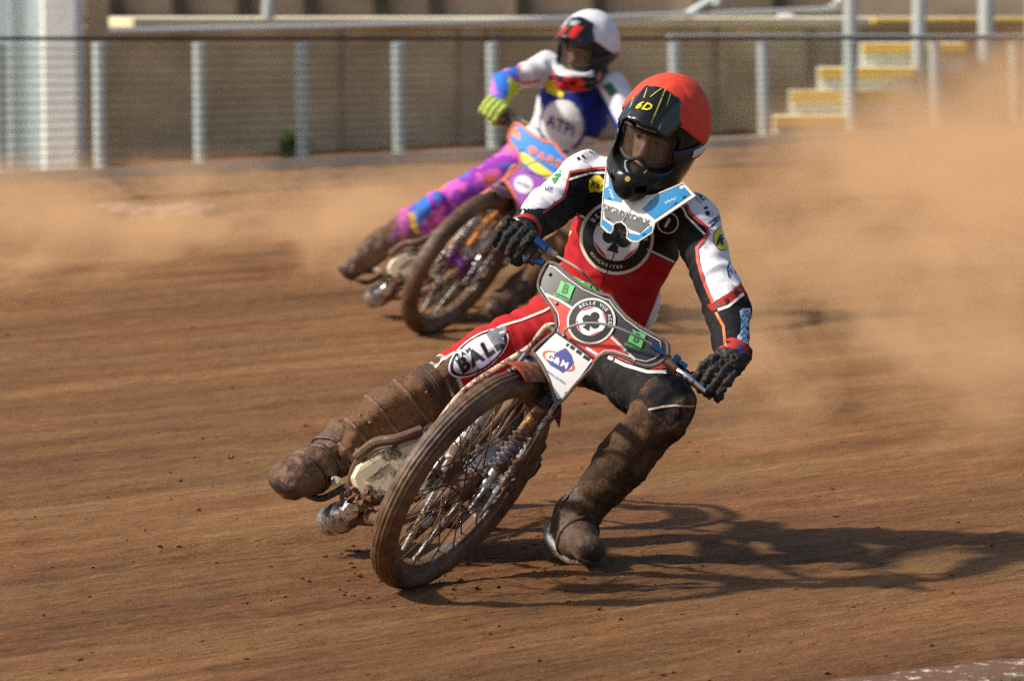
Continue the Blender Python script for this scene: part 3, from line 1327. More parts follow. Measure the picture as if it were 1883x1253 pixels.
# ------------------------------------------------------------------ thrown dust
def dust(name, lo, hi, dens, scale, thr, soft, label, sc=(1, 1, 1), top=None, col=(0.92, 0.61, 0.34)):
    """closed box whose density fades to nothing well inside its faces"""
    m = bpy.data.materials.new(name)
    m.use_nodes = True
    nt = m.node_tree
    nt.nodes.clear()
    out = N_(nt, 'ShaderNodeOutputMaterial')
    pv = N_(nt, 'ShaderNodeVolumePrincipled')
    pv.inputs['Color'].default_value = (*col, 1)
    pv.inputs['Anisotropy'].default_value = 0.0
    nt.links.new(pv.outputs[0], out.inputs['Volume'])
    tc = N_(nt, 'ShaderNodeTexCoord')
    mp = N_(nt, 'ShaderNodeMapping')
    mp.inputs['Scale'].default_value = sc
    nt.links.new(tc.outputs['Object'], mp.inputs['Vector'])
    n = N_(nt, 'ShaderNodeTexNoise')
    n.inputs['Scale'].default_value = scale
    n.inputs['Detail'].default_value = 5.0
    n.inputs['Roughness'].default_value = 0.6
    n.inputs['Distortion'].default_value = 0.6
    nt.links.new(mp.outputs[0], n.inputs['Vector'])
    sep = N_(nt, 'ShaderNodeSeparateXYZ')
    nt.links.new(tc.outputs['Generated'], sep.inputs[0])

    def M(op, a, b_=None, clampit=False):
        q = N_(nt, 'ShaderNodeMath', operation=op, use_clamp=clampit)
        for i, v in enumerate((a, b_)):
            if v is None:
                continue
            if isinstance(v, (int, float)):
                q.inputs[i].default_value = v
            else:
                nt.links.new(v, q.inputs[i])
        return q.outputs[0]

    def edge(s, w0, w1):
        a = M('DIVIDE', s, w0, True)
        c = M('DIVIDE', M('SUBTRACT', 1.0, s), w1, True)
        return M('MULTIPLY', a, c)
    gx_ = edge(sep.outputs[0], soft[0][0], soft[0][1])
    gy_ = edge(sep.outputs[1], .2, .2)
    # height of the cloud grows along x: top(x) = t0 + t1 * x
    t0, t1 = top if top else (0.95, 0.0)
    tt = M('ADD', M('MULTIPLY', sep.outputs[0], t1), t0)
    hz = M('MULTIPLY', M('SUBTRACT', tt, sep.outputs[2]), 1.0 / soft[1], True)
    gr = M('MULTIPLY', M('MULTIPLY', gx_, gy_), hz)
    nn = M('MULTIPLY', M('SUBTRACT', n.outputs[0], thr), 1.0 / (0.75 - thr), True)
    nt.links.new(M('MULTIPLY', M('MULTIPLY', gr, nn), dens), pv.inputs['Density'])
    c = [(lo[i] + hi[i]) / 2 for i in range(3)]
    sz = [hi[i] - lo[i] for i in range(3)]
    o = MB().box(c, sz, None, .01).build(name, m, None, smooth=False, base=c)
    o.data.materials[0] = m
    return props(o, label, 'dust', None, 'stuff')


dust('dust_cloud', (0.15, 19.4, -0.02), (5.6, 28.5, 1.72), 3.6, 1.15, 0.45, ((0.55, 0.02), 0.35),
     'tall plume of orange dust thrown up behind the second motorcycle', (1, .45, 1.1), (0.20, 0.80))
dust('dust_cloud', (0.50, 14.2, -0.02), (3.6, 18.8, 0.80), 2.2, 2.0, 0.47, ((0.25, 0.15), 0.5),
     'billowing brown dust hanging low between the two motorcycles', (1, .55, 1.2))
dust('dust_haze', (-4.6, 20.2, -0.02), (0.9, 26.2, 0.40), 2.4, 1.5, 0.44, ((0.15, 0.2), 0.7),
     'low cloud of orange dust drifting left of the second motorcycle', (1, .4, 1.5))
# churned berm of loose shale along the foot of the fence
V, Fc = [], []
nu, nv = 420, 12
for i in range(nu):
    px_ = -300 + 2300 * i / (nu - 1)
    q0 = fbase(px_)
    for j in range(nv):
        w = j / (nv - 1)
        q = q0 - Vector((-fw.y, fw.x, 0)) * (0.12 + 1.5 * w)
        V.append((q.x, q.y, math.sin(math.pi * w) ** 1.5))
V = np.array(V)
amp_ = 0.030 + 0.035 * fbm(np.stack([V[:, 0] * 1.3, V[:, 1] * 1.3, V[:, 0] * 0], 1), 2, 71)
V[:, 2] = V[:, 2] * np.maximum(amp_, .006) * (1 + .5 * fbm(V * np.array([6, 6, 0]), 3, 72)) + .004 + V[:, 2] * .01
for i in range(nu - 1):
    for j in range(nv - 1):
        k = i * nv + j
        Fc.append((k, k + nv, k + nv + 1, k + 1))
props(mesh_obj('dirt_berm', V, Fc, mat_mudpack('churned_shale', (0.05, 0.024, 0.010), (0.15, 0.078, 0.032), 0.6, 0.9)), 'low ridge of churned shale along the foot of the fence', None, None, 'structure')

# ================================================================== MOTORCYCLES
WN = Vector((0.747, -0.441, -0.496)).normalized()       # front wheel axle, towards the rider's left
WB = Vector((0.508, 0.861, 0)).normalized()             # straight back in the wheel's plane
WU = WB.cross(WN).normalized()
if WU.z < 0:
    WU = -WU
FE = (WU * math.cos(math.radians(22)) + WB * math.sin(math.radians(22))).normalized()   # fork axis
R_F = 0.345
C1 = G(750, 1078)
A1 = C1 + WU * R_F
C2 = G(781, 612)
T2 = C2 - C1
CU = Vector((0.555, 0.02, 0.832)).normalized()
CB = Vector((0.054, 0.9985, 0)).normalized()
CL = CU.cross(CB)
if CL.x < 0:
    CL = -CL
CB = CL.cross(CU) if CL.cross(CU).y > 0 else -CL.cross(CU)


def slab(name, loops, mapfn, thick, mat, parent, step=8, T=Vector((0, 0, 0))):
    V2, Tr = tri2d(loops, step)
    Fr = np.array([tuple(mapfn(v[0], v[1])) for v in V2])
    bk = np.array([tuple(Vector(p) + thick) for p in Fr])
    n = len(Fr)
    a, b_, c = [Vector(Fr[i]) for i in Tr[0]]
    if (b_ - a).cross(c - a).dot(a - EYE) > 0:
        Tr = Tr[:, ::-1]
    Fc = [tuple(int(i) for i in t) for t in Tr] + [tuple(int(i) + n for i in t[::-1]) for t in Tr]
    ec = {}
    for t in Tr:
        for i in range(3):
            e = (int(t[i]), int(t[(i + 1) % 3]))
            if (e[1], e[0]) in ec:
                del ec[(e[1], e[0])]
            else:
                ec[e] = 1
    for (i, j) in ec:
        Fc.append((j, i, i + n, j + n))
    AV = np.concatenate([Fr, bk])
    o = mesh_obj(name, AV + np.array(T), Fc, mat, parent, smooth=True)
    auto_smooth(o, 50)
    return o, BVHTree.FromPolygons([Vector(v) for v in Fr], [tuple(int(i) for i in t) for t in Tr])


def shift(o, T):
    if o is not None and T.length > 0:
        co = np.zeros(len(o.data.vertices) * 3, dtype=np.float32)
        o.data.vertices.foreach_get('co', co)
        co = co.reshape(-1, 3) + np.array(T, dtype=np.float32)
        o.data.vertices.foreach_set('co', co.ravel())
        o.data.update()
    return o


def tyre_mesh(c, axis, R, w, hgt, seg, name, mat, parent, ribs=(-52, -30, -10, 10, 30, 52), cuts=3, depth=.0032):
    th = np.radians(np.concatenate([[-165, -140, -118, -100, -88], np.arange(-76, 77, 4), [88, 100, 118, 140, 165]]))
    x, y, z = basis(axis)
    c = np.array(c)
    x, y, z = np.array(x), np.array(y), np.array(z)
    V = []
    for k in range(seg):
        a = 2 * math.pi * k / seg
        rad = x * math.cos(a) + y * math.sin(a)
        for t in th:
            d = 0
            deg = math.degrees(t)
            for q in ribs:
                d = max(d, depth * max(0, 1 - (abs(deg - q) / 5.0) ** 2))
            if abs(deg) < 74 and k % cuts == 0:
                d = max(d, depth * 0.45)
            r = R - hgt + (hgt - d) * math.cos(t)
            h = (w - d) * math.sin(t)
            V.append(c + rad * r + z * h)
    m_ = len(th)
    Fc = []
    for k in range(seg):
        for j in range(m_ - 1):
            a_, b_ = k * m_ + j, k * m_ + j + 1
            c_, d_ = ((k + 1) % seg) * m_ + j + 1, ((k + 1) % seg) * m_ + j
            Fc.append((a_, b_, c_, d_))
    V = np.array(V)
    V += (0.0016 * fbm(V * 42, 2, 5))[:, None] * (V - c) / np.linalg.norm(V - c, axis=1)[:, None]
    o = mesh_obj(name, V, Fc, mat, parent)
    bm = bmesh.new()
    bm.from_mesh(o.data)
    bmesh.ops.recalc_face_normals(bm, faces=bm.faces)
    bm.to_mesh(o.data)
    bm.free()
    return o


def wheel(parent, c, axis, R, name, tw, th, hubmat, spokes=36, seg=168):
    w = part_empty(name, parent)
    tyre_mesh(c, axis, R, tw, th, seg, 'tyre', TYRE, w)
    ri = R - 2 * th * 0.86
    b = tw * 0.62
    MB().lathe(c, axis, [(ri + .012, -b), (ri + .004, -b * 1.12), (ri - .004, -b), (ri - .006, -b * .6), (ri - .014, -b * .35), (ri - .014, b * .35), (ri - .006, b * .6), (ri - .004, b), (ri + .004, b * 1.12), (ri + .012, b)], 96).build('rim', RIM, w)
    hb = MB()
    hb.lathe(c, axis, [(.0001, -.058), (.012, -.058), (.012, -.045), (.028, -.043), (.042, -.036), (.044, -.032), (.024, -.024), (.022, .024), (.044, .032), (.042, .036), (.028, .043), (.012, .045), (.012, .058), (.0001, .058)], 28)
    hb.build('hub', hubmat, w)
    x, y, z = basis(axis)
    c = Vector(c)
    me = None
    for i in range(spokes):
        side = 1 if i % 2 else -1
        a = 2 * math.pi * i / spokes
        off = math.radians(62) * (1 if (i // 2) % 2 else -1)
        p0 = c + z * (.034 * side) + (x * math.cos(a + off) + y * math.sin(a + off)) * .039
        p1 = c + z * (.006 * side) + (x * math.cos(a) + y * math.sin(a)) * (ri - .012)
        L = (p1 - p0).length
        if me is None:
            tmp = MB().tube([(0, 0, 0), (0, 0, 1)], .0021, 6)
            me = bpy.data.meshes.new('spoke')
            me.from_pydata([tuple(v) for v in tmp.V], [], tmp.F)
            me.polygons.foreach_set('use_smooth', [True] * len(me.polygons))
            me.materials.append(SPOKE)
        o = bpy.data.objects.new('spoke', me)
        COL.objects.link(o)
        o.parent = w
        q = (p1 - p0).to_track_quat('Z', 'Y')
        o.matrix_local = Matrix.Translation(p0 - ORIG[w.name]) @ q.to_matrix().to_4x4() @ Matrix.Diagonal((1, 1, L, 1))
    return w


# shield: slightly curved plate across the bars (bike-1 pixel outline, real plane in space)
SH_N = WN.cross(FE).normalized()
if SH_N.y > 0:
    SH_N = -SH_N
SH_0 = P(1085, 595, A1.y - 0.015)


def shield_pt(px, py, lift=0.0):
    q = on_plane(px, py, SH_0, SH_N)
    s = (q - SH_0).dot(WN)
    return q - SH_N * (0.55 * s * s) + SH_N * lift


SH_OUT = [(1003, 479), (1021, 484), (1044, 505), (1072, 526), (1097, 538), (1112, 543), (1123, 546), (1132, 559), (1152, 583), (1180, 603), (1217, 623), (1224, 634), (1222, 650), (1208, 664), (1190, 671), (1170, 667),
          (1150, 658), (1130, 650), (1113, 650), (1098, 660), (1087, 677), (1062, 703), (1036, 734), (1024, 742), (1016, 720), (1010, 700), (997, 672), (983, 652), (980, 645), (1000, 626), (1020, 609), (1023, 596), (1020, 578), (1010, 560), (997, 544), (987, 527), (988, 508), (996, 490)]


def bike(T, spec):
    org = C1 + T
    t = thing('speedway_motorcycle', org, spec['label'], 'motorcycle', 'speedway motorcycles sliding round the bend')
    A = A1 + T

    def PT(px, py, Y):
        return P(px, py, Y) + T

    def W(te, sn=0.0, f=0.0):
        return A + FE * te + WN * sn - WB * f

    def CH(back, up, left=0.0):
        return org + CB * back + CU * up + CL * left
    wheel(t, A, WN, R_F, 'front_wheel', .037, .037, spec['hub'])
    wheel(t, CH(1.27, .315), CL, .315, 'rear_wheel', .048, .045, DARKMET, 28, 120)
    # --- fork
    fk = part_empty('front_fork', t)
    for sd, nm in ((1, 'left'), (-1, 'right')):
        s = .060 * sd
        mb = MB()
        if sd > 0:
            mb.tube([W(-.01, s * 1.05), W(.09, s)], .013, 12)
            mb.tube([W(.20, s + .032 * sd), W(-.02, s + .040 * sd), W(-.055, s + .036 * sd, -.02)], .0075, 8, 5)
            mb.tube([W(.33, s + .028 * sd), W(.05, s + .030 * sd, -.045)], .008, 8)
        else:
            mb.tube([W(-.01, s), W(.06, s), W(.20, s), W(.245, s)], [.018, .024, .028, .020], 16, 4)
        mb.build('slider', STEEL, fk)
        if sd > 0:
            pr = []
            for i in range(46):
                h = .075 + .125 * i / 45
                pr.append((.0195 + .0052 * math.sin(i / 45 * 7 * 2 * math.pi) + .003 * (1 - i / 45), h))
            MB().lathe(W(0, s), FE, pr, 20).build('bellows', BELLOW, fk)
            MB().lathe(W(0, s), FE, [(.0001, .197), (.015, .197), (.017, .203), (.017, .280), (.014, .283), (.0001, .284)], 20).build('upper_tube', GOLD, fk)
        mb = MB()
        mb.lathe(W(0, s), FE, [(.0001, .288), (.020, .288), (.022, .294), (.022, .315), (.016, .32), (.016, .375), (.0001, .38)], 18)
        mb.build('clamp', DARKMET, fk)
        # end plate, link arm and mud-caked bolts
        ax = (FE, WB, WN)
        mb = MB()
        mb.box(W(-.005, s + .016 * sd, -.012), (.075, .085, .008), ax, .004)
        mb.box(W(.035, s + .020 * sd, -.060), (.024, .110, .010), ax, .004)
        mb.box(W(-.045, s + .020 * sd, -.040), (.020, .105, .008), ax, .003)
        mb.build('link_plate', STEEL, fk)
        for (a_, f_) in ((-.005, 0), (.035, -.11), (-.04, -.085), (.02, -.03)):
            MB().disc(W(a_, s + .030 * sd, f_), WN, .012, .014, 8).build('bolt', FRAMEM, fk)
    mb = MB()
    mb.tube([W(.335, -.075), W(.335, .075)], .016, 12)
    mb.box(W(.36, 0, -.02), (.03, .07, .15), (FE, WB, WN), .008)
    mb.box(W(.47, 0, -.025), (.022, .06, .12), (FE, WB, WN), .008)
    mb.tube([W(.34, 0, -.03), W(.49, 0, -.03)], .018, 12)
    mb.build('yoke', DARKMET, fk)
    mb = MB()
    mb.tube([W(.30, .098, -.03), W(.22, .10, -.02), W(.10, .105, -.05), W(.0, .10, -.085)], .0045, 8, 6)
    mb.tube([W(.12, .07, -.06), W(.07, .05, -.10), W(.02, .02, -.12)], .008, 8, 6)
    mb.build('brace', FRAMEM, fk)
    clodv = MB()
    for i in range(26):
        q = W(random.uniform(-.05, .09), random.choice((-1, 1)) * random.uniform(.035, .085), random.uniform(-.08, .02))
        clodv.hull([q + Vector((random.gauss(0, 1), random.gauss(0, 1), random.gauss(0, 1))).normalized() * random.uniform(.006, .013) for _ in range(14)])
    o = clodv.build('caked_mud', MUDPACK, fk, smooth=False)
    o['kind'] = 'stuff'
    # --- mudguard over the front tyre
    V, Fc = [], []
    na, nb = 26, 9
    for i in range(na):
        a = math.radians(-4 + 66 * i / (na - 1))
        rad = WU * math.cos(a) + WB * math.sin(a)
        for j in range(nb):
            q = -1 + 2 * j / (nb - 1)
            V.append(tuple(A + rad * (R_F + .022 - .020 * q * q) + WN * (.050 * q)))
    for i in range(na - 1):
        for j in range(nb - 1):
            k = i * nb + j
            Fc.append((k, k + 1, k + nb + 1, k + nb))
    mgd = mesh_obj('front_mudguard', V, Fc, spec['guard'], t)
    so = mgd.modifiers.new('thick', 'SOLIDIFY')
    so.thickness = .0025
    mb = MB()
    mb.hull([PT(x, y, 11.98 + (x - 947) * .0008) for x, y in ((947, 643), (975, 650), (998, 668), (1001, 692), (985, 684), (968, 664))] + [PT(x, y, 11.984 + (x - 947) * .0008) for x, y in ((947, 643), (975, 650), (998, 668), (1001, 692))])
    mb.build('mudguard_flap', flat('dirty_white', (.70, .70, .68)), t)
    # --- handlebar
    hb = part_empty('handlebar', t)

    def BY(px):
        return 12.05 + (1122 - px) / 186.0 * .085
    bar = [(925, 432), (960, 456), (990, 478), (1030, 515), (1070, 560), (1120, 590), (1170, 618), (1215, 648), (1262, 688), (1306, 722)]
    pts = [PT(x, y, BY(x)) for x, y in bar]
    MB().tube(pts, .0112, 12, 5).build('bar', DARKMET, hb)
    for a_, b_ in (((922, 430), (965, 460)), ((1268, 692), (1312, 727))):
        p0, p1 = PT(*a_, BY(a_[0])), PT(*b_, BY(b_[0]))
        d = (p1 - p0)
        pr = [(.0001, -.002), (.0165, -.002)] + [(.0165 + .0015 * (i % 2), d.length * i / 16) for i in range(17)] + [(.0001, d.length)]
        MB().lathe(p0, d, pr, 16).build('grip', BLACK, hb)
    # throttle drum / clutch perch with blue anodised bits
    q = PT(972, 466, BY(972) - .01)
    d = (PT(990, 478, BY(990)) - PT(955, 452, BY(955))).normalized()
    mb = MB()
    mb.lathe(q, d, [(.0001, -.03), (.026, -.03), (.032, -.025), (.032, -.018), (.024, -.014), (.024, .0), (.030, .004), (.030, .012), (.022, .016), (.022, .03), (.0001, .03)], 22)
    mb.build('throttle_drum', DARKMET, hb)
    mb = MB()
    mb.tube([PT(985, 441, BY(985) - .02), PT(1006, 458, BY(985) - .03)], .0125, 10)
    mb.tube([PT(978, 478, BY(985) - .02), PT(1000, 484, BY(1000) - .02)], .010, 10)
    mb.tube([PT(960, 450, BY(985) - .01), PT(966, 480, BY(985) - .02)], .0085, 8)
    mb.build('throttle_body', spec['anod'], hb)
    mb = MB()
    mb.tube([PT(1006, 458, BY(985) - .03), PT(1022, 470, BY(985) - .03)], .0095, 10)
    mb.build('adjuster', CABLE, hb)
    MB().tube([PT(1022, 470, BY(985) - .03), PT(1060, 492, 12.0), PT(1085, 515, 12.0), PT(1108, 545, 12.02)], .0034, 8, 8).build('throttle_cable', CABLE, hb)
    cl = [(1040, 616, .016), (1052, 610, .04), (1085, 603, .05), (1125, 605, .05), (1165, 618, .04), (1198, 634, .02), (1215, 646, .015)]
    MB().tube([shield_pt(x, y, l) + T for x, y, l in cl], .0036, 8, 8).build('clutch_cable', CABLE, hb)
    mb = MB()
    mb.tube([shield_pt(1198, 636, .018) + T, shield_pt(1222, 650, .018) + T], .0075, 10)
    mb.box(PT(1238, 668, BY(1238) - .03), (.05, .022, .022), basis(pts[-1] - pts[-3]), .004)
    mb.tube([PT(1250, 668, BY(1250) - .02), PT(1262, 676, BY(1262) - .02)], .009, 8)
    mb.build('clutch_perch', spec['anod'], hb)
    MB().tube([PT(1236, 676, BY(1236) - .035), PT(1262, 692, BY(1262) - .06), PT(1298, 720, BY(1298) - .07)], [.0085, .0085, .0055], 10, 5).build('clutch_lever', CHROME, hb)
    mb = MB()
    mb.tube([PT(1226, 664, BY(1236) - .03), PT(1244, 684, BY(1244) - .045)], .013, 10)
    mb.build('lever_bracket', FRAMEM, hb)
    # --- shield with its print
    shd, bv = slab('number_shield', [SH_OUT], lambda x, y: shield_pt(x, y), SH_N * -.004, spec['shield'], t, 9, T)
    rim_pts = [shield_pt(x, y, .001) + T for x, y in SH_OUT]
    MB().tube(catmull(rim_pts + rim_pts[:1], 3)[:-1], .0052, 8, closed=True).build('edge_padding', spec['pad'], shd)
    spec['print'](bv, shd, T)
    for x, y in ((1021, 557), (1149, 644), (1037, 617), (1006, 500)):
        MB().disc(shield_pt(x, y, .004) + T, SH_N, .0048, .008, 10).build('shield_bolt', CHROME, shd)
    # --- frame
    fr = MB()
    head = W(.42, 0, -.05)
    seatp = CH(.86, .70)
    fr.tube([head, CH(.55, .66), seatp, CH(1.12, .66)], .017, 12, 6)
    for s in (-1, 1):
        fr.tube([W(.33, .02 * s, -.07), CH(.40, .40, .05 * s), CH(.46, .16, .055 * s), CH(.70, .11, .06 * s), CH(1.0, .22, .07 * s), CH(1.27, .315, .075 * s)], .013, 10, 6)
        fr.tube([seatp, CH(1.05, .50, .05 * s), CH(1.27, .315, .08 * s)], .011, 10, 5)
    fr.build('frame', spec['frame'], t)
    MB().tube([PT(1022, 600, 12.10), PT(1006, 600, 12.14), PT(990, 618, 12.18), PT(972, 640, 12.22), PT(925, 670, 12.3), PT(850, 722, 12.42), PT(790, 800, 12.5)], .0082, 10, 6).build('side_tube', spec['sidetube'], t)
    # --- engine
    en = part_empty('engine', t)
    ax = (CL, CB, CU)
    mb = MB()
    mb.box(CH(.62, .27, -.02), (.20, .25, .23), ax, .03)
    mb.box(PT(748, 862, 12.50), (.16, .10, .17), ax, .03)
    mb.build('crankcase', ENGINE, en)
    mb = MB()
    cd = (CU * .55 - CB * .83).normalized()
    cx0 = CH(.50, .30, .0)
    for i in range(10):
        mb.box(cx0 + cd * (.014 * i), (.17, .15, .005), (CL, CL.cross(cd), cd), .002)
    mb.tube([cx0, cx0 + cd * .14], .055, 16)
    mb.build('cylinder', STEEL, en)
    near = [(644, 880), (652, 905), (672, 925), (722, 932), (775, 920), (815, 850), (812, 795), (745, 800), (690, 838), (655, 858)]
    mb = MB()
    mb.hull([PT(x, y, 12.43) for x, y in near] + [PT(x * .9 + 73, y * .9 + 87, 12.395) for x, y in near] + [PT(x, y, 12.56) for x, y in near])
    mb.build('engine_cover', ENGINE, en)
    for pl_ in ([(660, 868), (700, 842), (716, 852), (672, 884)], [(712, 838), (770, 812), (782, 850), (728, 866)], [(672, 892), (722, 872), (736, 898), (690, 918)]):
        mb = MB()
        mb.hull([PT(x, y, 12.385) for x, y in pl_] + [PT(x + 2, y + 2, 12.41) for x, y in pl_])
        mb.build('cover_plate', ENGINE, en)
    mb = MB()
    rn = random.Random(5)
    for i in range(60):
        px, py = rn.uniform(648, 770), rn.uniform(900, 938)
        q = PT(px, py, 12.385 + rn.uniform(0, .03))
        mb.hull([q + Vector((rn.gauss(0, 1), rn.gauss(0, 1), rn.gauss(0, 1))).normalized() * rn.uniform(.008, .022) for _ in range(12)])
    mb.build('caked_mud', MUDPACK, en, smooth=False)['kind'] = 'stuff'
    mb = MB()
    mb.tube([PT(655, 842, 12.42), PT(690, 815, 12.40), PT(730, 808, 12.38), PT(775, 792, 12.40)], .015, 10, 6)
    mb.tube([PT(640, 915, 12.5), PT(648, 870, 12.48), PT(668, 838, 12.46), PT(720, 822, 12.42)], .010, 8, 6)
    mb.build('breather_hose', mat_plain('muddy_hose', (.10, .065, .045), .6, 0, .5, 24) if 'muddy_hose' not in bpy.data.materials else bpy.data.materials['muddy_hose'], en)
    # --- exhaust
    ex = part_empty('exhaust', t)
    MB().tube([cx0 + cd * .12, CH(.42, .20, -.05), PT(735, 952, 12.36), PT(690, 952, 12.42), PT(655, 950, 12.50)], [.020, .021, .024, .027, .026], 16, 6).build('pipe', MUDPACK, ex)
    c0, c1 = PT(600, 962, 12.62), PT(652, 943, 12.47)
    dd = c1 - c0
    L = dd.length
    prof = [(.0001, 0), (.026, .002), (.038, .012), (.044, .03), (.044, L * .45), (.047, L * .46), (.047, L * .52), (.044, L * .53), (.042, L * .78), (.030, L * .98), (.0001, L)]
    MB().lathe(c0, dd, prof, 28).build('silencer', STEEL, ex)
    MB().lathe(PT(643, 938, 12.44), (dd.normalized() * .5 + Vector((0, -.8, -.2))), [(.0001, .03), (.022, .028), (.030, .018), (.032, 0), (.028, -.02), (.0001, -.03)], 22).build('end_cap', CHROME, ex)
    # --- foot rest and bracket
    mb = MB()
    mb.tube([PT(560, 908, 12.55), PT(590, 918, 12.52), PT(628, 900, 12.50), PT(660, 880, 12.50)], .010, 10, 5)
    mb.tube([PT(628, 900, 12.5), PT(630, 930, 12.47)], .007, 8)
    mb.tube([PT(585, 888, 12.56), PT(612, 890, 12.52)], .006, 8)
    mb.build('foot_rest', DARKMET, t)
    MB().disc(PT(615, 884, 12.50), (0.3, -.9, .1), .014, .03, 14).build('foot_rest_bolt', CHROME, t)
    # --- parts seen between fork and far leg
    mb = MB()
    mb.box(PT(968, 838, 12.45), (.05, .08, .10), (WN, WB, FE), .01)
    mb.box(PT(975, 862, 12.42), (.035, .05, .05), (WN, WB, FE), .008)
    mb.tube([PT(955, 800, 12.4), PT(985, 828, 12.4), PT(978, 872, 12.38), PT(940, 890, 12.36)], .009, 8, 5)
    mb.tube([PT(975, 815, 12.4), PT(990, 850, 12.4)], .014, 8)
    mb.build('carburettor', DARKMET, t)
    mb = MB()
    mb.hull([PT(984, 768, 12.5), PT(1004, 760, 12.5), PT(995, 800, 12.5), PT(984, 803, 12.5), PT(984, 768, 12.52), PT(1004, 760, 12.52), PT(995, 800, 12.52)])
    mb.build('chain_guard', ORANGE, t)
    mb = MB()
    for (a_, b_) in (((742, 1012), (800, 905)), ((762, 1030), (845, 925)), ((800, 985), (880, 905))):
        mb.tube([PT(*a_, 12.34), PT(*b_, 12.30)], .0085, 8)
    mb.tube([PT(770, 890, 12.42), PT(800, 935, 12.40), PT(755, 985, 12.38)], .020, 10, 5)
    mb.build('lower_stay', STEEL, t)
    # --- tank, seat, rear guard
    mb = MB()
    tk = CH(.52, .63, .02)
    mb.tube([CH(.36, .60, .02), CH(.44, .62, .02), CH(.60, .62, .02), CH(.70, .60, .02)], [.03, .062, .065, .03], 16, 4)
    mb.build('fuel_tank', spec['guard'], t)
    mb = MB()
    mb.tube([CH(.76, .66, .02), CH(.84, .68, .02), CH(1.0, .70, .02), CH(1.12, .73, .02)], [.03, .05, .06, .03], 16, 4)
    mb.build('seat', BLACK, t)
    V, Fc = [], []
    rc = CH(1.27, .315)
    for i in range(na):
        a = math.radians(-55 + 150 * i / (na - 1))
        rad = CU * math.cos(a) + CB * math.sin(a)
        for j in range(nb):
            q = -1 + 2 * j / (nb - 1)
            V.append(tuple(rc + rad * (.375 - .03 * q * q) + CL * (.085 * q)))
    for i in range(na - 1):
        for j in range(nb - 1):
            k = i * nb + j
            Fc.append((k, k + 1, k + nb + 1, k + nb))
    so = mesh_obj('rear_mudguard', V, Fc, BLACK, t).modifiers.new('thick', 'SOLIDIFY')
    so.thickness = .003
    return t


def pline(bv, par, T, nm, pts, w, mat, off=.0028):
    return shift(drape(nm, [ribbon(pts, w)], mat, bv, par, off, 5), T)


def club_badge(bv, par, T, c, A_, B_, top, bottom, off, big=False):
    """ring badge with a playing-card club: c centre px, A_/B_ pixel vectors of the ring's right/up"""
    nm = 'badge'
    shift(drape('badge_rim', [ellipse(c, A_, B_, 1.06), ellipse(c, A_, B_, .97)], flat('cream', (.72, .70, .62)), bv, par, off, 6), T)
    shift(drape(nm, [ellipse(c, A_, B_, 1.0)], flat('black', BLK), bv, par, off - .0006, 7), T)
    shift(drape('badge_centre', [ellipse(c, A_, B_, .66)], flat('white', WHITE), bv, par, off + .0006, 6), T)
    A_, B_, c = np.array(A_, float), np.array(B_, float), np.array(c, float)

    def q(x, y):
        return tuple(c + A_ * x + B_ * y)
    # red corners of the card
    for a0, a1 in ((-60, -8), (28, 78), (112, 168), (205, 262)):
        L = ellipse(c, A_, B_, .64, 10, a0, a1)
        shift(drape('badge_corner', [L], flat('red', (.6, .02, .02)), bv, par, off + .0012, 5), T)
    for (x, y) in ((-.21, -.02), (.21, -.02), (0, .27)):
        L = [q(x + .2 * math.cos(k * math.pi / 9), y + .2 * math.sin(k * math.pi / 9)) for k in range(18)]
        shift(drape('club', [L], flat('black', BLK), bv, par, off + .0016, 5), T)
    shift(drape('club', [[q(-.07, .15), q(.07, .15), q(.05, -.15), q(.17, -.42), q(-.17, -.42), q(-.05, -.15)]], flat('black', BLK), bv, par, off + .0018, 5), T)
    for s, a0, a1, sz, inw in top + bottom:
        V2, Tr = arc2d(s, c, A_ * .83, B_ * .83, a0, a1, sz, .02, inw)
        shift(drape_mesh('lettering', V2, Tr, flat('white', WHITE), bv, par, off + .0012), T)


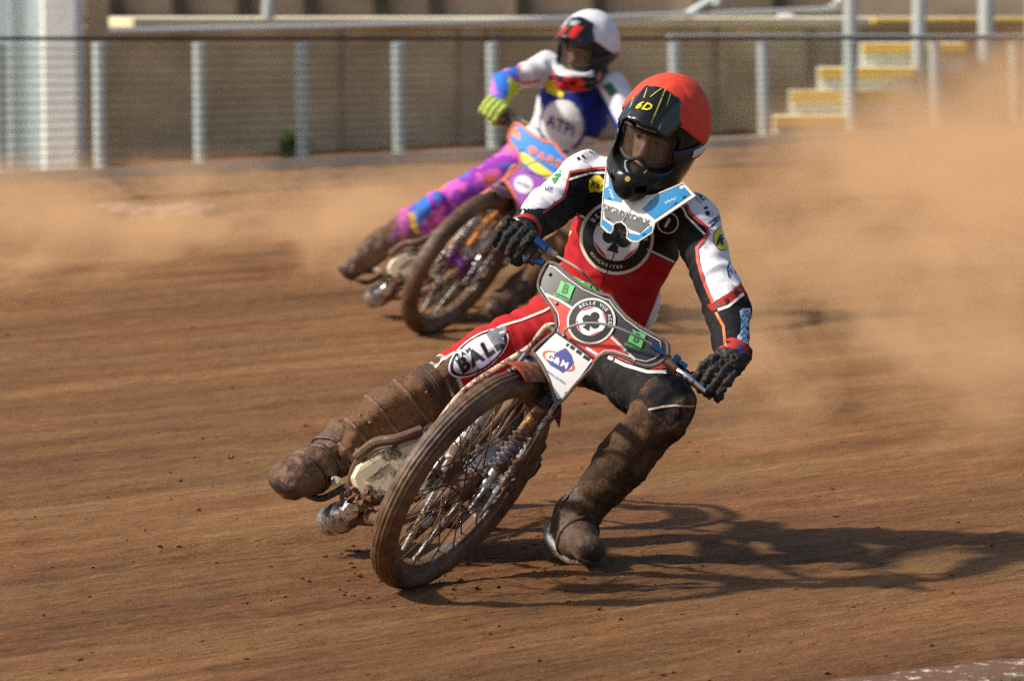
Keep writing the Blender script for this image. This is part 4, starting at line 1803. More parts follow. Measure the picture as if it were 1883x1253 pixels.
def print_aces(bv, par, T):
    R_ = flat('red_plate', (.66, .035, .02))
    red = [(1005, 545), (1040, 562), (1100, 590), (1150, 640), (1160, 655), (1130, 648), (1112, 648), (1096, 658), (1090, 668), (1060, 645), (1028, 615), (1025, 597), (1021, 577), (1012, 560)]
    shift(drape('red_panel', [red], R_, bv, par, .0022, 7), T)
    shift(drape('white_panel', [[(1022, 612), (1090, 662), (1062, 700), (1036, 731), (1026, 735), (1018, 718), (1012, 700), (1000, 672), (985, 649)]], flat('dirty_white', (.70, .70, .68)), bv, par, .0024, 7), T)
    pline(bv, par, T, 'stripe', [(1003, 541), (1030, 553), (1060, 572)], 4.5, flat('cream', (.72, .70, .62)), .0032)
    pline(bv, par, T, 'stripe', [(1124, 620), (1150, 645), (1168, 662)], 4.5, flat('cream', (.72, .70, .62)), .0032)
    pline(bv, par, T, 'stripe', [(1022, 610), (1060, 636), (1091, 660)], 5, flat('black', BLK), .0034)
    pline(bv, par, T, 'stripe', [(1078, 640), (1098, 652)], 5, flat('white', WHITE), .0038)
    for a_, b_ in (((1042, 633), (1045, 636)), ((1049, 637), (1056, 642)), ((1060, 645), (1069, 651)), ((1073, 655), (1084, 662))):
        pline(bv, par, T, 'dash', [a_, b_], 6.5, flat('black', BLK), .0034)
    inner = [(1005, 486), (1020, 492), (1044, 512), (1072, 532), (1110, 549), (1120, 552), (1129, 565), (1150, 588), (1178, 608), (1214, 628), (1216, 648), (1204, 659), (1188, 665), (1170, 661), (1150, 653), (1128, 645), (1111, 645), (1095, 656)]
    pline(bv, par, T, 'pinstripe', inner, 1.5, flat('white', WHITE), .0036)
    inner = [(1005, 486), (999, 498), (993, 512), (992, 525), (1002, 541), (1014, 558), (1026, 577), (1029, 597), (1025, 610)]
    pline(bv, par, T, 'pinstripe', inner, 1.5, flat('white', WHITE), .0036)
    club_badge(bv, par, T, (1087, 591), (34.5, 22), (24.5, -34), [('BELLE VUE ACES', 165, 12, .25, False)], [], .0042)
    gr = flat('green', (.10, .50, .14))
    for (cx_, cy_, k) in ((1040, 533, 1), (1171, 623, 1)):
        ux, uy = np.array([12.5, 5.6]), np.array([4.6, -12.0])
        c = np.array([cx_, cy_])
        box = [tuple(c + ux * a + uy * b_) for a, b_ in ((-1, -.9), (-1, 1), (-.4, .9), (.1, 1.05), (1, 1), (.95, -.2), (1, -1), (.2, -.9))]
        shift(drape('green_mark', [box], gr, bv, par, .0036, 5), T)
        V2, Tr = text2d('B', tuple(c + uy * .12), tuple(ux * 1.5), tuple(uy * 1.9), .03)
        shift(drape_mesh('lettering', V2, Tr, flat('dark_green', (.02, .12, .04)), bv, par, .0045), T)
        V2, Tr = text2d('BIKERIGHT', tuple(c - uy * 1.35 - ux * .15), tuple(ux * .44), tuple(uy * .55), .01)
        shift(drape_mesh('lettering', V2, Tr, gr, bv, par, .0045), T)
    # oval sponsor mark on the white panel
    A_, B_ = (29, 15), (6, -12)
    shift(drape('oval', [ellipse((1027, 664), A_, B_, 1.0), ellipse((1027, 664), A_, B_, .86)], flat('orange_red', (.65, .12, .04)), bv, par, .0034, 5), T)
    shift(drape('blob', [[(1028, 646), (1040, 640), (1050, 652), (1055, 668), (1046, 678), (1034, 686), (1026, 680), (1012, 672), (1006, 662), (1016, 654)]], flat('navy', (.05, .06, .30)), bv, par, .0036, 5), T)
    V2, Tr = text2d('G&M', (1026, 664), (16, 8), (6, -15), .05)
    shift(drape_mesh('lettering', V2, Tr, flat('white', WHITE), bv, par, .0046), T)
    V2, Tr = text2d('SPALDING', (1022, 694), (7, 4.8), (2.6, -4.8), .01)
    shift(drape_mesh('lettering', V2, Tr, flat('navy', (.05, .06, .30)), bv, par, .0046), T)


def print_blue(bv, par, T):
    bl = flat('azure', (.0, .22, .72))
    og = flat('neon_orange', (1.0, .22, .06))
    shift(drape('orange_flame', [[(1003, 484), (1012, 492), (1018, 512), (1040, 545), (1034, 548), (1012, 530), (1000, 520), (990, 524), (990, 505)]], og, bv, par, .0020, 7), T)
    shift(drape('orange_flame', [[(1216, 626), (1222, 640), (1212, 660), (1190, 668), (1200, 652), (1204, 640)]], og, bv, par, .0020, 7), T)
    shift(drape('blue_panel', [[(1022, 500), (1040, 512), (1070, 535), (1112, 553), (1124, 566), (1150, 592), (1178, 612), (1212, 634), (1206, 655), (1170, 655), (1120, 640), (1060, 590), (1030, 560), (1020, 530)]], bl, bv, par, .0022, 7), T)
    shift(drape('blue_flame', [[(998, 516), (1012, 524), (1035, 552), (1020, 545), (1004, 530)]], bl, bv, par, .0022, 7), T)
    shift(drape('yellow_panel', [[(1024, 566), (1040, 572), (1100, 618), (1150, 655), (1130, 648), (1108, 650), (1060, 622), (1026, 590)]], flat('neon_yellow', (.95, .75, .05)), bv, par, .0026, 7), T)
    shift(drape('purple_panel', [[(1022, 602), (1060, 626), (1100, 652), (1062, 702), (1036, 733), (1018, 716), (1010, 698), (1000, 672), (986, 650)]], flat('violet', (.30, .06, .42)), bv, par, .0026, 7), T)
    shift(drape('white_disc', [ellipse((1032, 660), (26, 8), (-6, 25))], flat('white', WHITE), bv, par, .0034, 5), T)
    V2, Tr = text2d('ATPI', (1032, 662), (15, 8), (6, -15), .02)
    shift(drape_mesh('lettering', V2, Tr, flat('navy', (.05, .06, .30)), bv, par, .0046), T)
    V2, Tr = text2d('PARRY', (1112, 592), (34, 17), (12, -32), .02)
    shift(drape_mesh('lettering', V2, Tr, og, bv, par, .0046), T)
    shift(drape('ring_mark', [ellipse((1055, 560), (10, 4), (-3, 10)), ellipse((1055, 560), (10, 4), (-3, 10), .5)], og, bv, par, .0034, 5), T)


specA = dict(label='speedway motorcycle with black and red shield ridden by the red helmeted rider', hub=FRAMEM, guard=mat_plain('red_orange_plastic', (.55, .05, .015), .45, 0, .45, 20), anod=BLUEAN,
             shield=flat('plate_black', (.03, .03, .032), .45), pad=mat_plain('muddy_padding', (.16, .12, .11), .8, 0, .35, 30), frame=FRAMEM,
             sidetube=mat_plain('pale_muddy_tube', (.70, .52, .40), .5, 0, .4, 18), print=print_aces)
specB = dict(label='speedway motorcycle with blue and orange shield ridden by the white helmeted rider', hub=mat_plain('purple_hub', (.30, .05, .40), .35, .5, .35, 20), guard=mat_plain('violet_plastic', (.20, .04, .30), .45, 0, .5, 20), anod=DARKMET,
             shield=flat('azure_plate', (.0, .22, .72)), pad=flat('neon_orange', (1.0, .22, .06)), frame=mat_plain('orange_frame', (.75, .26, .03), .45, 0, .42, 20),
             sidetube=mat_plain('pink_tube', (.75, .25, .2), .5, 0, .2, 18), print=print_blue)
bikeA = bike(Vector((0, 0, 0)), specA)
bikeB = bike(T2, specB)

# ================================================================== RIDERS
SKIN = mat_plain('skin', (.58, .36, .27), .5)
EYEM = mat_plain('eye_white', (.7, .68, .65), .2)
IRISM = mat_plain('iris', (.03, .02, .015), .2)
GLOSSBLK = mat_plain('gloss_black_shell', (.012, .012, .013), .25, 0, .22, 26, .2, .2)
LINER = mat_plain('helmet_liner', (.03, .03, .03), .9)


def mat_lens(name, col, alpha):
    m, nt, b = new_mat(name)
    b.inputs['Base Color'].default_value = (*col, 1)
    b.inputs['Roughness'].default_value = .22
    n = noise_tex(nt, 60, 5, .7)
    r = ramp(nt, n.outputs[0], [(.35, (alpha,) * 3), (.7, (min(1, alpha + .35),) * 3)])
    nt.links.new(r.outputs[0], b.inputs['Alpha'])
    return m


LENS = mat_lens('smoked_dusty_lens', (.10, .065, .045), .42)


def head_and_helmet(person, c, yaw, pitch, roll, sp):
    """c = centre of the shell; the wearer's left is local X, forward Y, up Z"""
    f = Vector((-math.sin(yaw) * math.cos(pitch), -math.cos(yaw) * math.cos(pitch), -math.sin(pitch)))
    u = (Vector((0, 0, 1)) - f * f.z).normalized()
    R0 = Matrix.Rotation(roll, 3, f)
    u = R0 @ u
    x = f.cross(u)
    M = np.array([tuple(x), tuple(f), tuple(u)])
    # wearer's left must be on the image's right for a rider facing us
    if x.x < 0:
        M[0] *= -1
    M[0] *= .94
    M[2] *= 1.08
    c = np.array(c)

    def L(p):
        return Vector(np.array(p, float) @ M + c)

    def LV(V):
        return np.asarray(V) @ M + c
    E3 = (np.array([1., 0, 0]), np.array([0, 1., 0]), np.array([0, 0, 1.]))
    # head
    s = SDF((-.12, -.14, -.16), (.12, .16, .16), .004)
    s.ell((0, -.005, .03), E3, (.076, .095, .105), .03)
    s.ell((0, .035, -.04), E3, (.058, .062, .075), .04)
    s.cone((0, .092, .018), .009, (0, .116, -.022), .014, .015)
    s.cone((-.035, .080, .040), .012, (.035, .080, .040), .012, .02)
    s.cone((-.022, .090, -.052), .009, (.022, .090, -.052), .009, .012)
    s.cone((0, -.02, -.06), .055, (0, -.045, -.15), .058, .03)
    V, Q = s.mesh(2)
    hd = mesh_obj('head', LV(V), Q, SKIN, person)
    for sx in (-1, 1):
        e = MB().lathe(L((sx * .031, .080, .016)), Vector(M[1]), [(.0001, -.013), (.009, -.009), (.013, 0), (.009, .009), (.0001, .013)], 14).build('eye', EYEM, hd)
        MB().disc(L((sx * .031, .093, .016)), Vector(M[1]), .006, .002, 12).build('iris', IRISM, e)
    # shell
    s = SDF((-.18, -.20, -.20), (.18, .24, .20), .0042)
    s.ell((0, -.010, .030), E3, (.126, .148, .128), .03)
    s.ell((0, .045, -.072), E3, (.100, .118, .080), .07)
    s.cone((-.070, .085, -.080), .034, (0, .160, -.092), .030, .05)
    s.cone((.070, .085, -.080), .034, (0, .160, -.092), .030, .05)
    s.cone((-.03, .172, -.078), .016, (.03, .172, -.078), .016, .02)
    s.rbox((0, .165, .004), E3, (.102, .10, .056), .034, sub=True)
    s.ell((0, 0, .020), E3, (.107, .128, .112), sub=True)
    s.ell((0, .02, -.07), E3, (.080, .095, .062), sub=True)
    s.ell((0, -.01, -.165), E3, (.095, .11, .075), sub=True)
    for sx in (-1, 1):
        s.rbox((sx * .045, .185, -.088), E3, (.014, .05, .010), .005, sub=True)
    V, Q = s.mesh(2)
    col = np.tile(np.array(sp['shell']), (len(V), 1))
    if 'chin' in sp:
        for test, cc in sp['chin'](V):
            col[test] = cc
    mud = np.clip(.02 + .25 * fbm(V * 9, 2, 8), 0, .2)
    sh = mesh_obj('helmet', LV(V), Q, sp['shellmat'], person, cols=col, mud=mud)
    W_ = LV(V)
    hbv = bvh_of(W_, Q)
    # mouth vent piece
    MB().box(L((0, .186, -.080)), (.052, .012, .028), [Vector(a) for a in M], .006).build('mouth_vent', sp['vent'], sh)
    for sx in (-1, 0, 1):
        MB().box(L((sx * .016, .194, -.080)), (.010, .006, .016), [Vector(a) for a in M], .002).build('vent_slot', BLACK, sh)
    # cloth cover
    V, Fc = [], []
    na, nb = 96, 30
    for i in range(nb + 1):
        for k in range(na):
            ph = 2 * math.pi * k / na
            cf = math.cos(ph)
            tm = 97 - 30 * cf - (12 if cf > 0 else 0) * cf + (24 * cf * cf if cf < 0 else 0)
            th = math.radians(tm) * i / nb
            q = np.array([math.sin(th) * math.sin(ph), math.sin(th) * cf, math.cos(th)])
            g = 1 - .016 * abs(math.cos(2.5 * ph + .4)) ** 14 * math.sin(th)
            if i == nb:
                g -= .022
            V.append(np.array([0, -.010, .030]) + q * np.array([.134, .157, .137]) * g)
    V = np.array(V)
    V += (.0016 * fbm(V * 22, 3, 4))[:, None] * (V / np.linalg.norm(V, axis=1)[:, None])
    for i in range(nb):
        for k in range(na):
            a = i * na + k
            b_ = i * na + (k + 1) % na
            Fc.append((a, b_, b_ + na, a + na))
    o = MB()
    o.V, o.F = [tuple(v) for v in LV(V)], Fc
    cov = o.build('helmet_cover', sp['cover'], sh, ang=0)
    so = cov.modifiers.new('thick', 'SOLIDIFY')
    so.thickness = .002

    # peak
    def pk(uu, v, lift=0.0):
        w = (.098 - .020 * v) * uu
        y = .070 + .122 * v - .030 * uu * uu * (1 - .3 * v)
        z = .156 - .034 * v - .026 * v * v - (.062 - .018 * v) * uu * uu
        return L((w, y, z + lift))
    V, Fc = [], []
    na, nb = 29, 17
    for j in range(nb):
        v = j / (nb - 1)
        for i in range(na):
            uu = -1 + 2 * i / (na - 1)
            vv = v * (1 - .16 * abs(uu) ** 3)
            V.append(tuple(pk(uu, vv, .006 * math.exp(-((abs(uu) - .55) / .08) ** 2))))
    for j in range(nb - 1):
        for i in range(na - 1):
            k = j * na + i
            Fc.append((k, k + 1, k + na + 1, k + na))
    o = MB()
    o.V, o.F = V, Fc
    pko = o.build('peak', sp['peak'], sh, ang=0)
    so = pko.modifiers.new('thick', 'SOLIDIFY')
    so.thickness = .004
    so.offset = 0

    def onpeak(name, V2, Tr, mat, lift=.0045):
        return mesh_obj(name, [tuple(pk(a, b_, lift)) for a, b_ in V2], [tuple(int(q) for q in t) for t in Tr], mat, pko)
    for kind, arg, mat in sp.get('peakprint', []):
        if kind == 'text':
            s_, cx_, cy_, sz = arg
            V2, Tr = text2d(s_, (cx_, cy_), (sz, 0), (0, -sz * .62), .03, .2)
        else:
            V2, Tr = tri2d([[Vector(q) for q in arg]], .06)
        onpeak('peak_mark', V2, Tr, mat, .0050 if kind == 'text' else .0044)
    # goggles
    def gl(az, el, lift=0.0):
        a = math.radians(az)
        r1, r2 = .104 + lift, .134 + lift
        return L((r1 * math.sin(a), -.004 + r2 * math.cos(a), .004 + el))
    V, Fc = [], []
    na, nb = 25, 9
    for j in range(nb):
        for i in range(na):
            az = -50 + 100 * i / (na - 1)
            e = (-1 + 2 * j / (nb - 1)) * (.045 - .012 * (abs(az) / 50) ** 3)
            if e < 0:
                e *= 1 - .35 * math.exp(-(az / 11) ** 2)
            V.append(tuple(gl(az, e)))
    for j in range(nb - 1):
        for i in range(na - 1):
            k = j * na + i
            Fc.append((k, k + 1, k + na + 1, k + na))
    gg = part_empty('goggles', person)
    o = MB()
    o.V, o.F = V, Fc
    o.build('lens', LENS, gg, ang=0)
    per = []
    for i in range(na):
        az = -50 + 100 * i / (na - 1)
        per.append(gl(az, (.045 - .012 * (abs(az) / 50) ** 3), .002))
    for i in range(na)[::-1]:
        az = -50 + 100 * i / (na - 1)
        per.append(gl(az, -(.045 - .012 * (abs(az) / 50) ** 3) * (1 - .35 * math.exp(-(az / 11) ** 2)), .002))
    MB().tube(per, .0062, 8, closed=True).build('goggle_frame', sp['gframe'], gg)
    V, Fc = [], []
    for i in range(41):
        a = math.radians(46 + (360 - 92) * i / 40)
        for dz in (-.019, .019):
            V.append(tuple(L((.1325 * math.sin(a), -.010 + .1545 * math.cos(a), .004 + dz - .012 * math.cos(a)))))
    for i in range(40):
        Fc.append((2 * i, 2 * i + 1, 2 * i + 3, 2 * i + 2))
    o = MB()
    o.V, o.F = V, Fc
    stp = o.build('goggle_strap', sp['strap'], gg, ang=0)
    so = stp.modifiers.new('thick', 'SOLIDIFY')
    so.thickness = .003
    return sh, hbv, L, M


def hand(person, G_, g, w, sp, scale=1.0, thumb=-1):
    """gloved hand closed round a grip: G_ centre, g unit along the bar (towards the free end), w unit from grip to wrist"""
    g = Vector(g).normalized()
    w = (Vector(w) - g * Vector(w).dot(g)).normalized()
    t = g.cross(w)
    if t.z < 0:
        t = -t
    G_ = Vector(G_)
    B_ = Vector((.11, .11, .11))
    s = SDF(tuple(G_ - B_), tuple(G_ + B_), .0030)
    q = lambda a, b_, c_: tuple(G_ + g * a * scale + w * b_ * scale + t * c_ * scale)
    s.ell(q(0, .050, .018), (np.array(g), np.array(w), np.array(t)), (.046, .044, .022), .01)
    s.cone(q(0, .062, .012), .030, q(0, .100, .0), .034, .02, wide=tuple(g), wf=1.15)
    lens = (.92, 1.0, .97, .80)
    for i in range(4):
        a = (-.033 + .022 * i) if True else 0
        k = lens[3 - i] if sp.get('flip') else lens[i]
        r = .0135 if k > .85 else .0122
        pts = [q(a * .9, .030, .030), q(a, -.004 * k, .038), q(a, -.034 * k, .014), q(a, -.030 * k, -.016), q(a, -.006, -.028)]
        for j in range(4):
            s.cone(pts[j], r * (1.08 - .06 * j), pts[j + 1], r * (1.02 - .06 * j), .003)
        s.ell(pts[1], (np.array(g), np.array(w), np.array(t)), (.0135, .014, .0125), .004)
    ti = -.040 if sp.get('thumb_in', True) else .040
    s.cone(q(ti * .6, .060, -.004), .015, q(ti, .030, -.022), .0135, .01)
    s.cone(q(ti, .030, -.022), .0135, q(ti * .98, .002, -.034), .0120, .004)
    s.cone(q(ti * .98, .002, -.034), .0120, q(ti * .6, -.016, -.036), .0105, .004)
    V, Q = s.mesh(1)
    N = normals(V, Q)
    V = V + N * (sp.get('rough', .0012) * fbm(V * 130, 2, 9))[:, None]
    o = mesh_obj('glove', V, Q, sp['mat'], person)
    return o


def boot(person, an, heel, toe, sp, name='boot'):
    an, heel, toe = Vector(an), Vector(heel), Vector(toe)
    lo = np.minimum(np.minimum(an, heel), toe) - .13
    hi = np.maximum(np.maximum(an, heel), toe) + .13
    s = SDF(lo, hi, .0045)
    up = (an - heel).normalized()
    fd = (toe - heel).normalized()
    sd = up.cross(fd).normalized()
    top = an + up * .05
    s.cone(top, sp['rt'], an, sp['ra'], .03)
    s.cone(an, sp['ra'], heel + up * .03, .044, .03)
    s.cone(heel + up * .022, .040, heel + (toe - heel) * .5 + up * .018, .042, .03, wide=tuple(sd), wf=1.10)
    bg_ = sp.get('big', 1.0)
    s.cone(heel + (toe - heel) * .45 + up * .018, .042 * bg_, toe + up * .004, .038 * bg_, .03, wide=tuple(sd), wf=1.18)
    s.cone(an - up * .01, .045, heel + (toe - heel) * .55 + up * .030, .038, .04)
    V, Q = s.mesh(2)
    N = normals(V, Q)
    V = V + N * (sp.get('mud', .004) * fbm(V * 26, 4, 21) + .0015 * fbm(V * 90, 2, 22))[:, None]
    bo = mesh_obj(name, V, Q, sp['mat'], person)
    s = SDF(lo, hi, .0045)
    s.cone(heel - up * .016, .040, heel + (toe - heel) * .5 - up * .014, .040, .02, wide=tuple(up), wf=.34)
    s.cone(heel + (toe - heel) * .5 - up * .014, .042, toe - up * .020 * sp.get('big', 1.0), .046 * sp.get('big', 1.0) ** .5, .02, wide=tuple(up), wf=.34)
    V, Q = s.mesh(1)
    N = normals(V, Q)
    V = V + N * (.0018 * fbm(V * 60, 3, 23))[:, None]
    mesh_obj('sole', V, Q, SOLE, bo)
    return bo


SOLE = mat_mudpack('muddy_sole', (.014, .009, .007), (.060, .034, .020), .8, .85)


def build_body(J, R, h, sh_dir, amp=.0036):
    pts = np.array([tuple(v) for v in J.values()])
    s = SDF(pts.min(0) - .2, pts.max(0) + .2, h)
    w = tuple(sh_dir)
    tor = ['pelvis', 'waist', 'chest', 'upper']
    for a, b_ in zip(tor[:-1], tor[1:]):
        s.cone(J[a], R[a], J[b_], R[b_], .05, wide=w, wf=1.16, tag='torso')
    s.cone(J['upper'], R['upper'], J['neck'], R['neck'], .05, tag='torso')
    for sd in 'RL':
        s.cone(J['upper'], R['upper'] * .82, J['sh' + sd], R['sh'], .05, tag='shoulder' + sd)
        s.cone(J['sh' + sd], R['sh'], J['el' + sd], R['el'], .035, tag='arm' + sd)
        s.cone(J['el' + sd], R['el'], J['wr' + sd], R['wr'], .03, tag='fore' + sd)
        s.cone(J['pelvis'], R['pelvis'] * .8, J['hip' + sd], R['hip'], .05, tag='hip' + sd)
        m_ = J['hip' + sd] + (J['kn' + sd] - J['hip' + sd]) * .5
        s.cone(J['hip' + sd], R['hip'], m_, R['th' + sd], .04, tag='thigh' + sd)
        s.cone(m_, R['th' + sd], J['kn' + sd], R['kn' + sd], .04, tag='thigh' + sd)
        m_ = J['kn' + sd] + (J['an' + sd] - J['kn' + sd]) * .45
        s.cone(J['kn' + sd], R['kn' + sd], m_, R['ca' + sd], .03, tag='shin' + sd)
        s.cone(m_, R['ca' + sd], J['an' + sd], R['an' + sd], .03, tag='shin' + sd)
    for (a, ra, b_, rb, k, tg) in R.get('extra', []):
        s.cone(a, ra, b_, rb, k, tag=tg)
    V, Q = s.mesh(2)
    N = normals(V, Q)
    lab, tt = bone_label(V, s.bones)
    tags = np.array([b_[0] for b_ in s.bones])[lab]
    # cloth folds: ridges across each bone, deeper near joints
    d = np.zeros(len(V))
    for i, (tg, a, b_, r) in enumerate(s.bones):
        mk = lab == i
        if not mk.any():
            continue
        L_ = np.linalg.norm(b_ - a)
        ax = (b_ - a) / max(L_, 1e-6)
        p = V[mk]
        al = (p - a) @ ax
        rest = p - a - al[:, None] * ax
        co = np.concatenate([(al * 16)[:, None] * ax[None] + rest * 6], 0)
        n1 = fbm(co + i * .0, 3, 31)
        d[mk] = (1 - np.abs(n1) * 2.2) * amp
    d += .0012 * fbm(V * 55, 2, 33)
    # smooth the joins between bones
    sh = ['shinR', 'shinL']
    md = np.isin(tags, sh)
    mr = tags[md] == 'shinR'
    d[md] = d[md] * np.where(mr, 1.1, .9) + np.where(mr, .0034, .0010) * fbm(V[md] * 17, 4, 35) + np.where(mr, .0020, .0006) * fbm(V[md] * 60, 2, 36)
    dd = np.stack([d, d, d], 1)
    for _ in range(4):
        dd = lap(dd, Q, .5)
    V = V + N * dd[:, :1]
    return V, Q, tags, tt


# ---------------------------------------------------------------- rider one
DY = 0.0
J1 = dict(pelvis=P(1078, 628, 12.82), waist=P(1114, 546, 12.76), chest=P(1147, 442, 12.68), upper=P(1165, 368, 12.66), neck=P(1196, 330, 12.62),
          shR=P(1078, 326, 12.70), elR=P(1003, 388, 12.47), wrR=P(964, 425, 12.28),
          shL=P(1272, 400, 12.48), elL=P(1338, 570, 12.27), wrL=P(1345, 655, 12.04),
          hipR=P(1022, 600, 12.80), knR=P(800, 718, 12.68), anR=P(612, 835, 12.62),
          hipL=P(1128, 660, 12.74), knL=P(1228, 745, 12.38), anL=P(1066, 948, 12.40))
R1 = dict(pelvis=.122, waist=.126, chest=.130, upper=.098, neck=.062, sh=.066, el=.056, wr=.043, hip=.090,
          thR=.094, knR=.076, caR=.080, anR=.052, thL=.086, knL=.074, caL=.074, anL=.056)
R1['extra'] = [(P(842, 672, 12.64), .030, P(800, 700, 12.62), .026, .03, 'shinR'), (P(768, 715, 12.60), .030, P(700, 755, 12.58), .028, .03, 'shinR'),
               (P(655, 790, 12.56), .026, P(640, 830, 12.54), .024, .03, 'shinR'), (P(1256, 742, 12.33), .032, P(1236, 790, 12.34), .03, .03, 'shinL')]
g1 = C1 + Vector((.35, .75, 0))
riderA = thing('person', (g1.x, g1.y, 0), 'rider in red helmet and black, red and white suit leaning on the front motorcycle', 'person')
shd1 = (J1['shL'] - J1['shR']).normalized()
V, Q, tags, tt = build_body(J1, R1, .0050, shd1, .0062)
px = proj(V)
n = len(V)
cRED, cBLK, cWHT, cMUD = np.array(RED), np.array(BLK) * 1.3, np.array(WHITE), np.array((.085, .046, .024))
cCRM = np.array((.62, .57, .45))
col = np.tile(cRED, (n, 1))
mud = np.clip(.10 + .10 * fbm(V * 4, 2, 51), 0, .3)
isin = np.isin
tor = isin(tags, ['torso', 'shoulderR', 'shoulderL'])
split = 398 + (px[:, 0] - 1060) * .47
col[tor & (px[:, 1] < split)] = cBLK
# white flanks
fl = inpoly(px, [(1256, 480), (1232, 505), (1210, 540), (1198, 570), (1180, 612), (1250, 640), (1300, 500)]) | inpoly(px, [(1052, 425), (1042, 440), (1034, 470), (1026, 500), (1000, 500), (1000, 425)])
col[isin(tags, ['torso', 'hipL']) & fl] = cWHT
# white shoulders above the red piping
pipeR = [(1140, 306), (1107, 308), (1048, 316), (1043, 340), (1038, 362), (1014, 380), (998, 392), (940, 420)]
shR = inpoly(px, pipeR + [(850, 400), (900, 200), (1180, 200), (1180, 306)])
col[isin(tags, ['torso', 'shoulderR', 'armR', 'foreR']) & shR] = cWHT
arm = isin(tags, ['armR', 'foreR']) & ~shR
col[arm] = cBLK
pipeL = [(1236, 352), (1250, 377), (1264, 378), (1268, 391), (1300, 418), (1303, 429), (1281, 456), (1283, 480), (1293, 516), (1305, 545), (1311, 558)]
shL = inpoly(px, pipeL + [(1340, 540), (1400, 510), (1400, 280), (1236, 280)])
col[isin(tags, ['armL', 'foreL'])] = cBLK
col[isin(tags, ['torso', 'shoulderL', 'armL']) & shL] = cWHT
band = inpoly(px, [(1300, 562), (1345, 535), (1370, 512), (1374, 536), (1352, 552), (1310, 572)])
col[isin(tags, ['armL', 'foreL']) & band] = np.array((.33, .02, .02))
fr_ = isin(tags, ['foreR'])
col[fr_ & (px[:, 1] > 383)] = cBLK
# cuffs
wl_ = np.linalg.norm(V - np.array(J1['wrL']), axis=1)
col[isin(tags, ['foreL']) & (px[:, 1] > 655 - (px[:, 0] - 1320) * .1 - 2)] = np.array((.5, .03, .03))
# legs
th = isin(tags, ['thighL'])
col[th] = cBLK
col[isin(tags, ['hipL']) & (px[:, 1] > 655 + (px[:, 0] - 1125) * .15)] = cBLK
axR = np.array(J1['anR'] - J1['hipR'])
LR = np.linalg.norm(np.array(J1['knR'] - J1['hipR']))
tR = ((V - np.array(J1['hipR'])) @ np.array((J1['knR'] - J1['hipR']).normalized()))
legR = isin(tags, ['thighR', 'shinR', 'hipR'])
lowR = legR & (tR > LR * .86)
col[lowR] = np.array((.045, .028, .018))
mud[lowR] = .30 + .55 * np.clip((tR[lowR] - LR * .84) / .12, 0, 1)
col[legR & (tR > LR * .85) & (tR < LR * .875)] = cCRM
col[legR & (tR > LR * .935) & (tR < LR * .955)] = cCRM
mud[legR & (tR <= LR * .86)] = .17
mud[isin(tags, ['shinR'])] = .85
shl = isin(tags, ['shinL'])
col[shl] = np.array((.040, .023, .013))  # dark base and thinner mud paint in the shade on this shin
mud[shl] = .30 + .25 * np.clip(fbm(V[shl] * 5, 2, 3), -1, 1)
knl = isin(tags, ['thighL']) & (np.linalg.norm(V - np.array(J1['knL']), axis=1) < .09)
mud[knl] = .25
for i in range(n):
    pass
body1 = mesh_obj('body', V, Q, CLOTH, riderA, cols=col, mud=mud)
bvA = bvh_of(V, Q)
TZ = Vector((0, 0, 0))


def dA(nm, loops, mat, off=.0025, step=5):
    return drape(nm, loops, mat, bvA, body1, off, step)


def dl(nm, pts, w, mat, off=.003):
    return drape(nm, [ribbon(pts, w)], mat, bvA, body1, off, 4)


cRP = flat('piping_red', (.50, .05, .03))
cCP = flat('cream', (.72, .70, .62))
dl('piping', [(x, y) for x, y in pipeR[:-1]], 5, cRP)
dl('piping', [(1118, 317), (1085, 318), (1046, 330)], 4, cCP)
dl('piping', pipeL[1:], 6, cRP)
dl('piping', [(1240, 374), (1256, 382), (1263, 398), (1280, 415), (1296, 431)], 4, cCP)
dl('piping', [(1061, 392), (1072, 399), (1085, 404)], 4.5, cCP)
dl('piping', [(1190, 458), (1215, 470), (1240, 482), (1254, 490)], 4, cCP)
dl('piping', [(1252, 484), (1232, 506), (1210, 541), (1198, 571), (1184, 605)], 3, cRP)
dl('piping', [(1320, 570), (1340, 563), (1368, 540)], 5, cCP)
dl('stripe', [(1316, 574), (1322, 586), (1330, 600), (1333, 630), (1338, 648), (1350, 656)], 5, flat('orange', (.8, .15, .03)))
dl('stripe', [(1020, 560), (1000, 572), (960, 588), (920, 600), (880, 622), (850, 640), (812, 662), (800, 676)], 4, cCP)
dl('stripe', [(1118, 657), (1150, 672), (1190, 684), (1228, 684)], 6, cCP)
dl('red_panel', [(1122, 648), (1160, 664), (1200, 674), (1226, 674)], 10, cRP)
dl('knee_seam', [(1192, 754), (1215, 749), (1240, 746), (1268, 748), (1292, 747)], 4, flat('muddy_cream', (.42, .34, .24)))
cg = flat('green', (.10, .50, .14))
for (x0, y0, x1, y1, w) in ((1053, 512, 1066, 518, 9), (1066, 519, 1086, 526, 8), (1088, 530, 1106, 540, 10), (1050, 516, 1058, 524, 6)):
    dl('belt_strap', [(x0, y0), (x1, y1)], w, cg, .008)
for a_, b_ in (((1318, 562), (1324, 559)), ((1333, 554), (1340, 550)), ((1350, 541), (1357, 533))):
    dl('check', [a_, b_], 7, flat('black', BLK), .003)
club_badge(bvA, body1, TZ, (1134, 437), (62, 19), (19, -62), [('BELLE VUE ACES', 166, 8, .22, False)], [('MANCHESTER', 226, 300, .15, True)], .0035)
dl('zip', [(1172, 380), (1150, 425), (1128, 470), (1108, 520), (1100, 545)], 1.6, flat('black', BLK), .0060)
dA('number_ring', [ellipse((1228, 410), (20, 3), (-3, 20)), ellipse((1228, 410), (17.5, 2.6), (-2.6, 17.5))], cCP, .003, 4)
V2, Tr = text2d('I', (1228, 410), (20, 12), (11, -20), .06)
